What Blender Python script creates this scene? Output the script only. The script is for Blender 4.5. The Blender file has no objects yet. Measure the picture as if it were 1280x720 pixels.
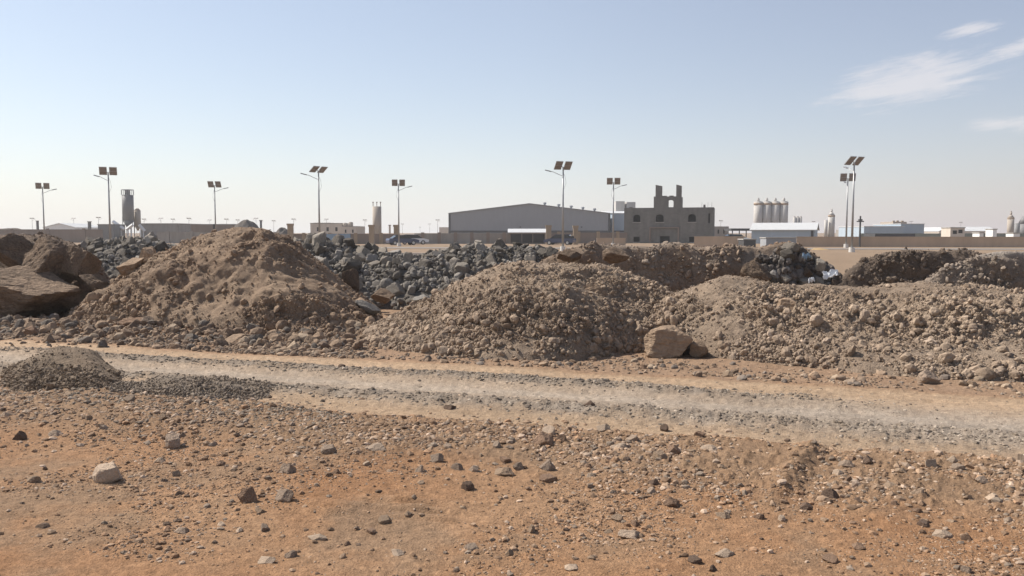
import bpy, bmesh, math, random
import numpy as np
from mathutils import Vector, Matrix, Euler

R = math.radians
EK = 0.76                                        # dry earth and stone: common albedo scale
rng = np.random.default_rng(7)
random.seed(7)
scene = bpy.context.scene
COL = scene.collection

# ------------------------------------------------------------------ camera geometry
FPX, HOR, EYE = 1000.0, 291.0, 1.8
PITCH = math.atan((360 - HOR) / FPX)
CP, SP = math.cos(PITCH), math.sin(PITCH)

def ray(px, py):
    a = (np.asarray(px, float) - 640) / FPX
    b = (360 - np.asarray(py, float)) / FPX
    return a, CP + b * SP, b * CP - SP          # x, y, z of the view ray

def at_depth(px, py, Y):
    a, b, c = ray(px, py)
    return a / b * Y, EYE + c / b * Y            # X, Z at forward distance Y

def on_ground(px, py, z=0.0):
    a, b, c = ray(px, py)
    s = (z - EYE) / c
    return a * s, b * s                          # X, Y where the ray meets height z

# ------------------------------------------------------------------ noise
_T = rng.random((256, 256))
_T2 = rng.random((256, 256))
_T3 = rng.random((256, 256))

def vnoise(x, y, s=0):
    xi = np.floor(x).astype(np.int64); yi = np.floor(y).astype(np.int64)
    fx = x - xi; fy = y - yi
    fx = fx * fx * fx * (fx * (fx * 6 - 15) + 10); fy = fy * fy * fy * (fy * (fy * 6 - 15) + 10)
    xi = xi + s * 37; yi = yi + s * 91
    a = _T[xi & 255, yi & 255]; b = _T[(xi + 1) & 255, yi & 255]
    c = _T[xi & 255, (yi + 1) & 255]; d = _T[(xi + 1) & 255, (yi + 1) & 255]
    return (a * (1 - fx) + b * fx) * (1 - fy) + (c * (1 - fx) + d * fx) * fy - 0.5

def fbm(x, y, f, octv=4, s=0, gain=0.5):
    out = 0; amp = 1.0; tot = 0
    for k in range(octv):
        ca, sa = math.cos(0.7 * k + s), math.sin(0.7 * k + s)
        out = out + amp * vnoise((x * ca - y * sa) * f + 13.7 * k, (x * sa + y * ca) * f + 7.1 * k, s + k)
        tot += amp; amp *= gain; f *= 2.03
    return out / tot * 2.0                       # about -1..1

def billow(x, y, f, octv=5, s=0, gain=0.58):
    out = 0; amp = 1.0; tot = 0
    for k in range(octv):
        ca, sa = math.cos(0.9 * k + s), math.sin(0.9 * k + s)
        out = out + amp * np.abs(vnoise((x * ca - y * sa) * f + 3.7 * k, (x * sa + y * ca) * f + 9.1 * k, s + k)) * 2
        tot += amp; amp *= gain; f *= 2.07
    return out / tot

def worley(x, y, s=0):
    xi = np.floor(x).astype(np.int64); yi = np.floor(y).astype(np.int64)
    f1 = np.full(np.shape(x), 9.0); idv = np.zeros(np.shape(x)); f2 = np.full(np.shape(x), 9.0)
    for i in (-1, 0, 1):
        for j in (-1, 0, 1):
            cx = xi + i; cy = yi + j
            px = cx + _T2[(cx + s * 17) & 255, (cy + s * 53) & 255]
            py = cy + _T3[(cx + s * 17) & 255, (cy + s * 53) & 255]
            d = np.hypot(px - x, py - y)
            r = _T[(cx + s * 29) & 255, (cy + s * 11) & 255]
            near = d < f1
            f2 = np.where(near, f1, np.minimum(f2, d))
            idv = np.where(near, r, idv); f1 = np.where(near, d, f1)
    return f1, f2, idv

def smooth(a, b, x):
    t = np.clip((x - a) / (b - a), 0, 1)
    return t * t * (3 - 2 * t)

def gauss(x, c, w):
    return np.exp(-((x - c) / w) ** 2)

# ------------------------------------------------------------------ mesh helpers
def np_mesh(name, V, F, col=None, smooth_shade=False):
    V = np.asarray(V, np.float32); F = np.asarray(F, np.int32)
    m = bpy.data.meshes.new(name)
    n, k = F.shape
    m.vertices.add(len(V)); m.vertices.foreach_set('co', V.ravel())
    m.loops.add(n * k); m.loops.foreach_set('vertex_index', F.ravel())
    m.polygons.add(n); m.polygons.foreach_set('loop_start', np.arange(0, n * k, k, dtype=np.int32))
    m.polygons.foreach_set('use_smooth', np.full(n, smooth_shade, bool))
    if col is not None:
        at = m.attributes.new('tone', 'FLOAT_COLOR', 'POINT')
        c = np.ones((len(V), 4), np.float32); c[:, :3] = np.asarray(col) * EK
        at.data.foreach_set('color', c.ravel())
    m.update(calc_edges=True)
    return m

def link(name, data, mat=None, parent=None):
    o = bpy.data.objects.new(name, data); COL.objects.link(o)
    if mat is not None and data is not None:
        data.materials.append(mat)
    if parent is not None:
        o.parent = parent
    return o

def tag(o, label=None, cat=None, group=None, kind=None):
    if label: o['label'] = label
    if cat: o['category'] = cat
    if group: o['group'] = group
    o['kind'] = kind or 'thing'
    return o

def thing(name, label, cat, loc=(0, 0, 0), rz=0.0, group=None):
    o = bpy.data.objects.new(name, None); COL.objects.link(o)
    o.location = loc; o.rotation_euler = (0, 0, rz); o.empty_display_size = 0.3
    return tag(o, label, cat, group)

class MB:
    """collects boxes, cylinders and prisms into one mesh"""
    def __init__(s): s.v = []; s.f = []
    def add(s, vs, fs):
        b = len(s.v); s.v += [tuple(p) for p in vs]; s.f += [tuple(i + b for i in f) for f in fs]; return s
    def box(s, x0, x1, y0, y1, z0, z1):
        return s.add([(x0, y0, z0), (x1, y0, z0), (x1, y1, z0), (x0, y1, z0), (x0, y0, z1), (x1, y0, z1), (x1, y1, z1), (x0, y1, z1)],
                     [(0, 3, 2, 1), (4, 5, 6, 7), (0, 1, 5, 4), (1, 2, 6, 5), (2, 3, 7, 6), (3, 0, 4, 7)])
    def rbox(s, c, half, M):
        vs = []
        for z in (-1, 1):
            for x, y in ((-1, -1), (1, -1), (1, 1), (-1, 1)):
                vs.append(Vector(c) + M @ Vector((x * half[0], y * half[1], z * half[2])))
        return s.add(vs, [(0, 3, 2, 1), (4, 5, 6, 7), (0, 1, 5, 4), (1, 2, 6, 5), (2, 3, 7, 6), (3, 0, 4, 7)])
    def cyl(s, cx, cy, r0, r1, z0, z1, n=16):
        vs = []
        for r, z in ((r0, z0), (r1, z1)):
            vs += [(cx + r * math.cos(2 * math.pi * i / n), cy + r * math.sin(2 * math.pi * i / n), z) for i in range(n)]
        fs = [(i, (i + 1) % n, n + (i + 1) % n, n + i) for i in range(n)]
        return s.add(vs, fs + [tuple(range(n - 1, -1, -1)), tuple(range(n, 2 * n))])
    def tube(s, pts, r, n=8, r1=None):
        pts = [Vector(p) for p in pts]; vs = []; r1 = r if r1 is None else r1
        for i, p in enumerate(pts):
            d = (pts[min(i + 1, len(pts) - 1)] - pts[max(i - 1, 0)]).normalized()
            a = d.orthogonal().normalized() if abs(d.z) > 0.99 else d.cross(Vector((0, 0, 1))).normalized()
            b = d.cross(a).normalized()
            rr = r + (r1 - r) * i / max(1, len(pts) - 1)
            vs += [p + (a * math.cos(2 * math.pi * k / n) + b * math.sin(2 * math.pi * k / n)) * rr for k in range(n)]
        fs = []
        for i in range(len(pts) - 1):
            fs += [(i * n + k, i * n + (k + 1) % n, (i + 1) * n + (k + 1) % n, (i + 1) * n + k) for k in range(n)]
        return s.add(vs, fs + [tuple(range(n - 1, -1, -1)), tuple(range((len(pts) - 1) * n, len(pts) * n))])
    def prism_y(s, prof, y0, y1):
        n = len(prof)
        vs = [(x, y0, z) for x, z in prof] + [(x, y1, z) for x, z in prof]
        return s.add(vs, [tuple(range(n)), tuple(range(2 * n - 1, n - 1, -1))] + [(i, n + i, n + (i + 1) % n, (i + 1) % n) for i in range(n)])
    def prism_x(s, prof, x0, x1):
        n = len(prof)
        vs = [(x0, y, z) for y, z in prof] + [(x1, y, z) for y, z in prof]
        return s.add(vs, [tuple(range(n - 1, -1, -1)), tuple(range(n, 2 * n))] + [(i, (i + 1) % n, n + (i + 1) % n, n + i) for i in range(n)])
    def build(s, name, mat, parent=None, smooth_shade=False):
        m = bpy.data.meshes.new(name); m.from_pydata(s.v, [], s.f)
        bm = bmesh.new(); bm.from_mesh(m); bmesh.ops.recalc_face_normals(bm, faces=bm.faces); bm.to_mesh(m); bm.free()
        if smooth_shade:
            m.polygons.foreach_set('use_smooth', np.array([len(p.vertices) == 4 for p in m.polygons]))
        return link(name, m, mat, parent)

# ------------------------------------------------------------------ materials
def new_mat(name):
    m = bpy.data.materials.new(name); m.use_nodes = True
    nt = m.node_tree; b = nt.nodes['Principled BSDF']
    return m, nt, b

def N(nt, t, **kw):
    n = nt.nodes.new(t)
    for k, v in kw.items():
        setattr(n, k, v)
    return n

def earth_mat(name, fine=60.0, vary=0.30, bump=0.4, dist=0.01, rough=0.95, obj_random=0.0, base=None, hue=(1.05, 0.98, 0.92), coords='Object', mid=8.0):
    """earth and stone: base colour (own, or per-vertex) x grain noise, real-scale bump"""
    m, nt, b = new_mat(name)
    L = nt.links.new
    tc = N(nt, 'ShaderNodeTexCoord')
    if coords == 'World':
        src = N(nt, 'ShaderNodeNewGeometry').outputs['Position']
    else:
        src = tc.outputs['Object']
    n1 = N(nt, 'ShaderNodeTexNoise'); n1.inputs['Scale'].default_value = fine; n1.inputs['Detail'].default_value = 4; n1.inputs['Roughness'].default_value = 0.7
    n2 = N(nt, 'ShaderNodeTexNoise'); n2.inputs['Scale'].default_value = mid; n2.inputs['Detail'].default_value = 5; n2.inputs['Roughness'].default_value = 0.65
    L(src, n1.inputs['Vector']); L(src, n2.inputs['Vector'])
    r1 = N(nt, 'ShaderNodeMapRange'); r1.inputs[1].default_value = 0.3; r1.inputs[2].default_value = 0.7; r1.inputs[3].default_value = 1 - vary; r1.inputs[4].default_value = 1 + vary
    L(n1.outputs['Fac'], r1.inputs[0])
    r2 = N(nt, 'ShaderNodeMapRange'); r2.inputs[1].default_value = 0.3; r2.inputs[2].default_value = 0.7; r2.inputs[3].default_value = 1 - vary * 0.7; r2.inputs[4].default_value = 1 + vary * 0.7
    L(n2.outputs['Fac'], r2.inputs[0])
    mu = N(nt, 'ShaderNodeMath', operation='MULTIPLY'); L(r1.outputs[0], mu.inputs[0]); L(r2.outputs[0], mu.inputs[1])
    fac = mu.outputs[0]
    if obj_random:
        oi = N(nt, 'ShaderNodeObjectInfo')
        r3 = N(nt, 'ShaderNodeMapRange'); r3.inputs[3].default_value = 1 - obj_random; r3.inputs[4].default_value = 1 + obj_random
        L(oi.outputs['Random'], r3.inputs[0])
        m2 = N(nt, 'ShaderNodeMath', operation='MULTIPLY'); L(fac, m2.inputs[0]); L(r3.outputs[0], m2.inputs[1]); fac = m2.outputs[0]
    if base is None:
        at = N(nt, 'ShaderNodeAttribute', attribute_name='tone'); colour = at.outputs['Color']
    else:
        rgb = N(nt, 'ShaderNodeRGB'); rgb.outputs[0].default_value = (*[q * EK for q in base], 1); colour = rgb.outputs[0]
    # a slow drift of hue
    n3 = N(nt, 'ShaderNodeTexNoise'); n3.inputs['Scale'].default_value = mid * 0.35; n3.inputs['Detail'].default_value = 3
    L(src, n3.inputs['Vector'])
    mixh = N(nt, 'ShaderNodeMix', data_type='RGBA'); mixh.blend_type = 'MULTIPLY'
    L(n3.outputs['Fac'], mixh.inputs['Factor']); L(colour, mixh.inputs['A']); mixh.inputs['B'].default_value = (*hue, 1)
    vm = N(nt, 'ShaderNodeVectorMath', operation='SCALE'); L(mixh.outputs['Result'], vm.inputs[0]); L(fac, vm.inputs['Scale'])
    L(vm.outputs[0], b.inputs['Base Color'])
    b.inputs['Roughness'].default_value = rough
    b.inputs['Specular IOR Level'].default_value = 0.15
    bp = N(nt, 'ShaderNodeBump'); bp.inputs['Strength'].default_value = bump; bp.inputs['Distance'].default_value = dist
    ad = N(nt, 'ShaderNodeMath', operation='ADD'); L(n1.outputs['Fac'], ad.inputs[0]); L(n2.outputs['Fac'], ad.inputs[1])
    L(ad.outputs[0], bp.inputs['Height']); L(bp.outputs[0], b.inputs['Normal'])
    return m

def wall_mat(name, base, scale=1.5, vary=0.12, rough=0.85, metal=0.0, streak=True, brick=None, ribs=None, spec=0.3):
    """plaster, concrete block, painted or ribbed metal: base colour with weather streaks; optional block joints or ribs as relief"""
    m, nt, b = new_mat(name); L = nt.links.new
    tc = N(nt, 'ShaderNodeTexCoord'); src = tc.outputs['Object']
    mp = N(nt, 'ShaderNodeMapping'); mp.inputs['Scale'].default_value = (1, 1, 0.25 if streak else 1); L(src, mp.inputs[0])
    n1 = N(nt, 'ShaderNodeTexNoise'); n1.inputs['Scale'].default_value = scale; n1.inputs['Detail'].default_value = 6; n1.inputs['Roughness'].default_value = 0.65
    L(mp.outputs[0], n1.inputs['Vector'])
    r1 = N(nt, 'ShaderNodeMapRange'); r1.inputs[1].default_value = 0.3; r1.inputs[2].default_value = 0.7; r1.inputs[3].default_value = 1 - vary; r1.inputs[4].default_value = 1 + vary
    L(n1.outputs['Fac'], r1.inputs[0])
    rgb = N(nt, 'ShaderNodeRGB'); rgb.outputs[0].default_value = (*base, 1); colour = rgb.outputs[0]
    if brick:
        sp = N(nt, 'ShaderNodeSeparateXYZ'); L(src, sp.inputs[0])
        ax = N(nt, 'ShaderNodeMath', operation='ADD'); L(sp.outputs[0], ax.inputs[0]); L(sp.outputs[1], ax.inputs[1])
        cb = N(nt, 'ShaderNodeCombineXYZ'); L(ax.outputs[0], cb.inputs[0]); L(sp.outputs[2], cb.inputs[1])
        bt = N(nt, 'ShaderNodeTexBrick'); bt.inputs['Scale'].default_value = 1.0
        bt.inputs['Brick Width'].default_value = brick[0]; bt.inputs['Row Height'].default_value = brick[1]; bt.inputs['Mortar Size'].default_value = 0.015
        bt.inputs['Color1'].default_value = (*base, 1); bt.inputs['Color2'].default_value = (*[c * 0.82 for c in base], 1); bt.inputs['Mortar'].default_value = (*[c * 1.15 for c in base], 1)
        L(cb.outputs[0], bt.inputs['Vector']); colour = bt.outputs['Color']
    vm = N(nt, 'ShaderNodeVectorMath', operation='SCALE'); L(colour, vm.inputs[0]); L(r1.outputs[0], vm.inputs['Scale'])
    L(vm.outputs[0], b.inputs['Base Color'])
    b.inputs['Roughness'].default_value = rough; b.inputs['Metallic'].default_value = metal; b.inputs['Specular IOR Level'].default_value = spec
    if ribs:
        wv = N(nt, 'ShaderNodeTexWave', bands_direction='X'); wv.inputs['Scale'].default_value = ribs; L(src, wv.inputs['Vector'])
        bp = N(nt, 'ShaderNodeBump'); bp.inputs['Strength'].default_value = 0.6; bp.inputs['Distance'].default_value = 0.06
        L(wv.outputs['Fac'], bp.inputs['Height']); L(bp.outputs[0], b.inputs['Normal'])
    return m

M = {}
M['ground'] = earth_mat('ground_earth', fine=70, vary=0.30, bump=1.0, dist=0.018, coords='World', mid=16)
M['pile'] = earth_mat('pile_earth', fine=45, vary=0.28, bump=1.0, dist=0.04, coords='World', mid=9)
M['clod'] = earth_mat('clod_earth', fine=45, vary=0.25, bump=0.7, dist=0.02, coords='World', mid=9)
M['pebble'] = earth_mat('pebble_stone', fine=120, vary=0.2, bump=0.4, dist=0.004, coords='World', mid=25)
M['block'] = earth_mat('basalt_stone', base=(0.275, 0.248, 0.21), fine=9, vary=0.25, bump=0.5, dist=0.05, obj_random=0.55, mid=2.5)
M['block_pale'] = earth_mat('grey_limestone', base=(0.33, 0.31, 0.28), fine=9, vary=0.2, bump=0.5, dist=0.05, obj_random=0.3, mid=2.5)
M['block_brown'] = earth_mat('brown_rock', base=(0.31, 0.232, 0.168), fine=12, vary=0.36, bump=1.0, dist=0.10, obj_random=0.15, mid=2.2)
M['st_pale'] = earth_mat('stone_pale', base=(0.53, 0.415, 0.31), fine=7, vary=0.2, bump=0.5, dist=0.05, obj_random=0.12, mid=2)
M['st_tan'] = earth_mat('stone_tan', base=(0.385, 0.285, 0.20), fine=7, vary=0.22, bump=0.5, dist=0.05, obj_random=0.2, mid=2)
M['st_brown'] = earth_mat('stone_brown', base=(0.31, 0.21, 0.145), fine=7, vary=0.25, bump=0.6, dist=0.05, obj_random=0.2, mid=2)
M['st_grey'] = earth_mat('stone_grey', base=(0.40, 0.31, 0.235), fine=7, vary=0.22, bump=0.6, dist=0.05, obj_random=0.2, mid=2)
M['st_dark'] = earth_mat('stone_dark', base=(0.18, 0.128, 0.095), fine=7, vary=0.25, bump=0.5, dist=0.05, obj_random=0.2, mid=2)
M['concrete_dark'] = wall_mat('grey_block_wall', (0.175, 0.168, 0.152), brick=(0.4, 0.2), vary=0.2, scale=0.8)
M['concrete'] = wall_mat('concrete', (0.34, 0.32, 0.29), vary=0.15)
M['tan_wall'] = wall_mat('tan_render', (0.46, 0.345, 0.245), vary=0.12, scale=0.6)
M['tan_pillar'] = wall_mat('tan_stone_pillar', (0.36, 0.27, 0.18), vary=0.15)
M['grey_wall'] = wall_mat('grey_render', (0.30, 0.275, 0.245), vary=0.15)
M['brown_wall'] = wall_mat('brown_render', (0.25, 0.20, 0.165), vary=0.15, scale=0.5)
M['metal_grey'] = wall_mat('grey_cladding', (0.33, 0.338, 0.35), vary=0.05, ribs=3.0, rough=0.6, streak=True)
M['metal_blue'] = wall_mat('pale_blue_cladding', (0.40, 0.47, 0.53), vary=0.06, ribs=3.0, rough=0.6)
M['metal_white'] = wall_mat('white_metal_roof', (0.60, 0.60, 0.585), vary=0.05, ribs=3.0, rough=0.5)
M['metal_dark'] = wall_mat('dark_metal_trim', (0.07, 0.07, 0.072), vary=0.1, rough=0.5)
M['green_strip'] = wall_mat('grey_green_fence_sheet', (0.22, 0.235, 0.20), vary=0.12)
M['white'] = wall_mat('white_paint', (0.78, 0.77, 0.74), vary=0.06)
M['cream'] = wall_mat('cream_render', (0.58, 0.51, 0.43), vary=0.1)
M['silo_dark'] = wall_mat('dark_grey_silo_steel', (0.20, 0.195, 0.19), vary=0.08, rough=0.6)
M['silo_tan'] = wall_mat('beige_silo_steel', (0.40, 0.345, 0.285), vary=0.1, rough=0.9)
M['silo_pale'] = wall_mat('pale_grey_silo_steel', (0.47, 0.445, 0.41), vary=0.08, rough=0.9)
M['silo_band'] = wall_mat('brown_silo_band', (0.36, 0.27, 0.19), vary=0.1)
M['pole'] = wall_mat('galvanised_pole', (0.33, 0.33, 0.33), vary=0.12, rough=0.45, metal=0.5, scale=4)
M['pole_white'] = wall_mat('white_concrete_footing', (0.6, 0.58, 0.54), vary=0.1)
M['panel_cell'] = wall_mat('solar_cells', (0.035, 0.045, 0.085), vary=0.1, rough=0.15, streak=False, spec=0.5)
M['panel_back'] = wall_mat('solar_backsheet', (0.21, 0.18, 0.16), vary=0.1, rough=0.6, streak=False)
M['lamp_head'] = wall_mat('lamp_housing', (0.22, 0.22, 0.23), vary=0.1, rough=0.4)
M['room_shade'] = wall_mat('painted_room_shade', (0.035, 0.032, 0.03), vary=0.1)  # near-black colour paints in the dimness of rooms and open bays
M['blue'] = wall_mat('faded_blue_sheet', (0.24, 0.33, 0.42), vary=0.12)
M['car_blue'] = wall_mat('dark_blue_car_paint', (0.07, 0.085, 0.14), vary=0.03, rough=0.25, streak=False)
M['car_white'] = wall_mat('white_car_paint', (0.75, 0.75, 0.75), vary=0.03, rough=0.25, streak=False)
M['glass'] = wall_mat('car_glass', (0.03, 0.035, 0.04), vary=0.05, rough=0.08, streak=False)
M['rubber'] = wall_mat('tyre_rubber', (0.03, 0.03, 0.03), vary=0.1)
M['rim'] = wall_mat('wheel_rim', (0.5, 0.5, 0.5), vary=0.05, rough=0.3, metal=0.8)
M['plastic_white'] = wall_mat('white_plastic_sheet', (0.62, 0.63, 0.64), vary=0.06, streak=False)
M['yellow_sand'] = earth_mat('yellow_sand', base=(0.46, 0.33, 0.17), fine=12, vary=0.15, bump=0.4, dist=0.03, mid=2)
M['road'] = earth_mat('dusty_asphalt', base=(0.30, 0.275, 0.25), fine=8, vary=0.12, bump=0.2, dist=0.01, coords='World', mid=0.5)

# ------------------------------------------------------------------ ground: relief, colour, sheet
SL = 0.325                                       # the dirt track runs on lines y = t - SL * x
C_SAND = np.array([0.375, 0.207, 0.107]); C_SANDL = np.array([0.43, 0.272, 0.16]); C_STONY = np.array([0.33, 0.225, 0.143])
C_TAN = np.array([0.53, 0.385, 0.255]); C_GREY = np.array([0.28, 0.235, 0.188]); C_PALE = np.array([0.46, 0.388, 0.31])
C_APRON = np.array([0.37, 0.255, 0.17]); C_FAR = np.array([0.32, 0.235, 0.16])

def zones(x, y):
    t = y + SL * x
    w = t + 0.10 * fbm(x, y, 0.8, 3, 3) + 0.05 * fbm(x, y, 4, 2, 4)
    stony = smooth(5.55, 6.3, w + 0.35 * fbm(x, y, 0.9, 3, 5)) * (1 - smooth(7.25, 7.55, w))
    road = smooth(7.35, 7.6, w) * (1 - smooth(10.25, 10.6, w))
    wid = np.where(x > 0, 0.17 + 0.05 * np.clip(x, 0, 6), 0.20)
    # two windrows of grey gravel graded along the track; the upper one fades out to the east
    up = gauss(w, 9.60 - 0.05 * np.clip(x, 0, 9), 0.20) * (1 - smooth(1.5, 4.0, x)) * smooth(-8.5, -6.0, x)
    lo = gauss(w, 8.27, wid + 0.06)
    return t, w, stony, road, up, lo

def relief(x, y):
    t, w, stony, road, up, lo = zones(x, y)
    near = 1 - smooth(18, 40, y)
    h = 0.05 * fbm(x, y, 0.30, 3, 11) + 0.022 * fbm(x, y, 1.3, 3, 12) * (1 - 0.7 * road) + 0.010 * fbm(x, y, 6.0, 3, 13) * (1 - 0.5 * road)
    h += 0.07 * stony * (0.7 + 0.6 * fbm(x, y, 0.7, 2, 14))
    h += 0.045 * up * (0.8 + 0.8 * fbm(x, y, 5, 3, 15)) + 0.05 * lo * (0.7 + 0.9 * fbm(x, y, 5, 3, 16)) * (1 - smooth(2, 6, x) * 0.6)
    h -= 0.03 * gauss(w, 8.95, 0.28)
    for tc_ in (7.78, 8.85, 9.15, 9.95, 10.2):       # wheel ruts with lug marks
        lug = np.sin(2 * math.pi * (x * 1.05 + 0.15 * fbm(x, y, 2, 2, 41)) / 0.16)
        h -= road * gauss(t + 0.05 * fbm(x, y, 0.5, 2, 42), tc_, 0.055) * (0.014 + 0.005 * lug)
    h += road * 0.012 * fbm(x * 0.5, y, 7, 3, 43)
    # tyre ripples pressed into the sand
    rip = smooth(-1.75, -1.3, x) * (1 - smooth(-0.45, -0.2, x)) * smooth(4.75, 5.0, y) * (1 - smooth(5.75, 5.95, y))
    h += 0.024 * rip * np.abs(np.sin(0.5 * 2 * math.pi * (y + 0.12 * x + 0.03 * fbm(x, y, 4, 2, 17)) / 0.135)) ** 0.7 * (np.clip(0.6 + 1.4 * fbm(x, y, 3.5, 2, 18), 0, 1.6))
    # a wheel gully running up to the berm
    d = (x - (1.62 + (y - 4.9) * 0.58)) ; gl = smooth(5.1, 5.5, y) * (1 - smooth(6.5, 6.8, y))
    h += gl * (0.05 * gauss(d, -0.08, 0.10) - 0.03 * gauss(d, 0.12, 0.16))
    return h * near + (1 - near) * 0.12 * fbm(x, y, 0.05, 2, 19) * (1 - smooth(60, 75, y))

def fine_relief(x, y):
    t, w, stony, road, up, lo = zones(x, y)
    near = 1 - smooth(12, 20, y)
    f1, f2, idv = worley(x * 22, y * 22, 3)
    h = 0.022 * np.clip(0.5 - f1, 0, 1) * idv * (0.6 + 1.6 * stony + 1.5 * lo + 1.5 * up) * (1 - 0.6 * road * (1 - np.clip(up + lo, 0, 1)))
    g1, g2, idg = worley(x * 9, y * 9, 4)
    h += 0.045 * np.clip(0.42 - g1, 0, 1) * (idg > 0.55) * (0.35 + 1.2 * stony)
    return h * near

def ground_colour(x, y):
    t, w, stony, road, up, lo = zones(x, y)
    big = fbm(x, y, 0.7, 4, 21); mid = fbm(x, y, 3.5, 4, 22)
    def mx(a, b, f): return a + (b - a) * np.clip(f, 0, 1)[..., None]
    c = mx(np.broadcast_to(C_SAND, x.shape + (3,)), C_SANDL, 0.40 + 0.7 * big + 0.3 * mid)
    c = mx(c, C_STONY, 0.75 * smooth(0.05, 0.5, fbm(x, y, 1.1, 4, 23) + 0.3 * mid) * (1 - stony))
    c = mx(c, C_STONY * (1 + 0.18 * mid[..., None]), stony * 0.85)
    apron = smooth(10.2, 10.7, w)
    c = mx(c, C_APRON * (1 + 0.15 * mid[..., None]), apron * 0.9)
    c = mx(c, C_TAN * (1 + 0.10 * big[..., None]), road)
    streak = fbm(x * 0.22 + y * 0.05, t * 1.6, 3.0, 4, 44)
    c = mx(c, np.broadcast_to(C_TAN * 0.72, c.shape), road * np.clip(0.9 * streak, 0, 0.6))
    tone = C_PALE * (1 + 0.16 * (mid + streak)[..., None])
    c = mx(c, tone, road * gauss(w, 8.9, 0.5) * 0.9)
    east = smooth(0.5, 4.0, x)
    c = mx(c, tone * np.array([1.0, 1.01, 1.03]), road * east * gauss(w, 8.55, 0.75) * 0.9)
    c = mx(c, np.broadcast_to(C_TAN * 0.82, c.shape), road * gauss(w, 7.75, 0.22) * 0.7)
    c = mx(c, C_GREY * (1 + 0.4 * mid[..., None]), np.clip(1.3 * up, 0, 1) * (0.85 + 0.5 * mid))
    c = mx(c, C_GREY * (1.1 + 0.4 * mid[..., None]), np.clip(1.25 * lo, 0, 1) * (0.85 + 0.5 * mid) * (1 - 0.45 * east))
    c = mx(c, C_FAR * (1 + 0.12 * big[..., None]), smooth(24, 34, y))
    f1, f2, idv = worley(x * 22, y * 22, 3)
    c = c * (1 + 0.22 * (idv - 0.5) * (1 - smooth(14, 22, y)))[..., None]
    return np.clip(c, 0.01, 0.9)

def fan_grid(us, ys):
    U, Y = np.meshgrid(us, ys)
    return U * np.maximum(Y, 3.9), Y

def grid_faces(nr, nc, keep=None):
    i = np.arange(nr * nc).reshape(nr, nc)
    F = np.stack([i[:-1, :-1], i[:-1, 1:], i[1:, 1:], i[1:, :-1]], -1).reshape(-1, 4)
    return F if keep is None else F[keep]

us = np.concatenate([-np.geomspace(14, 1.05, 36)[:-1], np.linspace(-1.05, -0.73, 110)[:-1], np.linspace(-0.73, 0.73, 840), np.linspace(0.73, 1.05, 110)[1:], np.geomspace(1.05, 14, 36)[1:]])
pys = np.arange(738, 400, -1.35)
yn = EYE * FPX / (pys - HOR)
ys = np.concatenate([np.linspace(-60, 3.9, 36), yn, np.geomspace(yn[-1] * 1.008, 34, 90), np.geomspace(35, 5000, 70)])
GX, GY = fan_grid(us, ys)
GZ = relief(GX, GY) + fine_relief(GX, GY)
GC = ground_colour(GX, GY)
V = np.stack([GX, GY, GZ], -1).reshape(-1, 3)
g = link('ground', np_mesh('ground', V, grid_faces(*GX.shape), GC.reshape(-1, 3), True), M['ground'])
tag(g, 'orange brown sandy ground strewn with pebbles', 'ground', kind='structure')

def ground_z(x, y):
    x = np.atleast_1d(np.asarray(x, float)); y = np.atleast_1d(np.asarray(y, float))
    return relief(x, y)

# the graded dirt track: its own sheet a few millimetres above the ground
cx = (GX[:-1, :-1] + GX[1:, 1:]) / 2; cy = (GY[:-1, :-1] + GY[1:, 1:]) / 2
_, cw, _, _, _, _ = zones(cx, cy)
keep = ((cw > 7.45) & (cw < 10.45) & (np.abs(cx) < 60) & (cy > 2)).ravel()
F = grid_faces(*GX.shape, keep)
used, inv = np.unique(F, return_inverse=True)
Vr = V[used].copy(); Vr[:, 2] += 0.004
r = link('dirt_road', np_mesh('dirt_road', Vr, inv.reshape(-1, 4), GC.reshape(-1, 3)[used], True), M['ground'])
tag(r, 'pale tan graded dirt track with grey gravel ridges', 'dirt road', kind='structure')

# ------------------------------------------------------------------ rocks
def ico(sub):
    bm = bmesh.new(); bmesh.ops.create_icosphere(bm, subdivisions=sub, radius=1.0)
    v = np.array([p.co[:] for p in bm.verts]); f = np.array([[q.index for q in p.verts] for p in bm.faces]); bm.free()
    return v / np.linalg.norm(v, axis=1)[:, None], f
ICO = {k: ico(k) for k in (1, 2, 3, 4, 5)}

def n3(v, f, s):
    return (vnoise(v[:, 0] * f + 5.1 * s, v[:, 1] * f + 2.3 * s, s) + vnoise(v[:, 1] * f + 1.7 * s, v[:, 2] * f + 9.2, s + 1) + vnoise(v[:, 2] * f + 4.4, v[:, 0] * f + 3.3 * s, s + 2))

def rock(sub, planes, seed, tight=(0.55, 0.95), bump=0.05, boxy=0.0):
    """a stone: a sphere of directions cut by random planes, roughened; scaled to a unit box"""
    g_ = np.random.default_rng(seed); d, f = ICO[sub]
    n = g_.normal(size=(planes, 3)); n /= np.linalg.norm(n, axis=1)[:, None]
    off = g_.uniform(*tight, planes)
    if boxy:
        q = np.linalg.qr(g_.normal(size=(3, 3)))[0]
        n = np.concatenate([n, q, -q]); off = np.concatenate([off, g_.uniform(0.5, 0.62, 6)])
    dots = d @ n.T
    rr = np.where(dots > 1e-3, off[None] / np.maximum(dots, 1e-3), 9).min(1)
    rr = np.minimum(rr, 1.0)
    rr = rr * (1 + bump * n3(d, 2.2, seed % 50) + bump * 0.6 * n3(d, 5.5, seed % 50 + 7) + (bump * 0.45 * n3(d, 13, seed % 50 + 9) + bump * 0.25 * n3(d, 30, seed % 50 + 3) if sub >= 4 else 0))
    v = d * rr[:, None]
    lo, hi = v.min(0), v.max(0)
    return (v - (lo + hi) / 2) / (hi - lo) * 2, f

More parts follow.
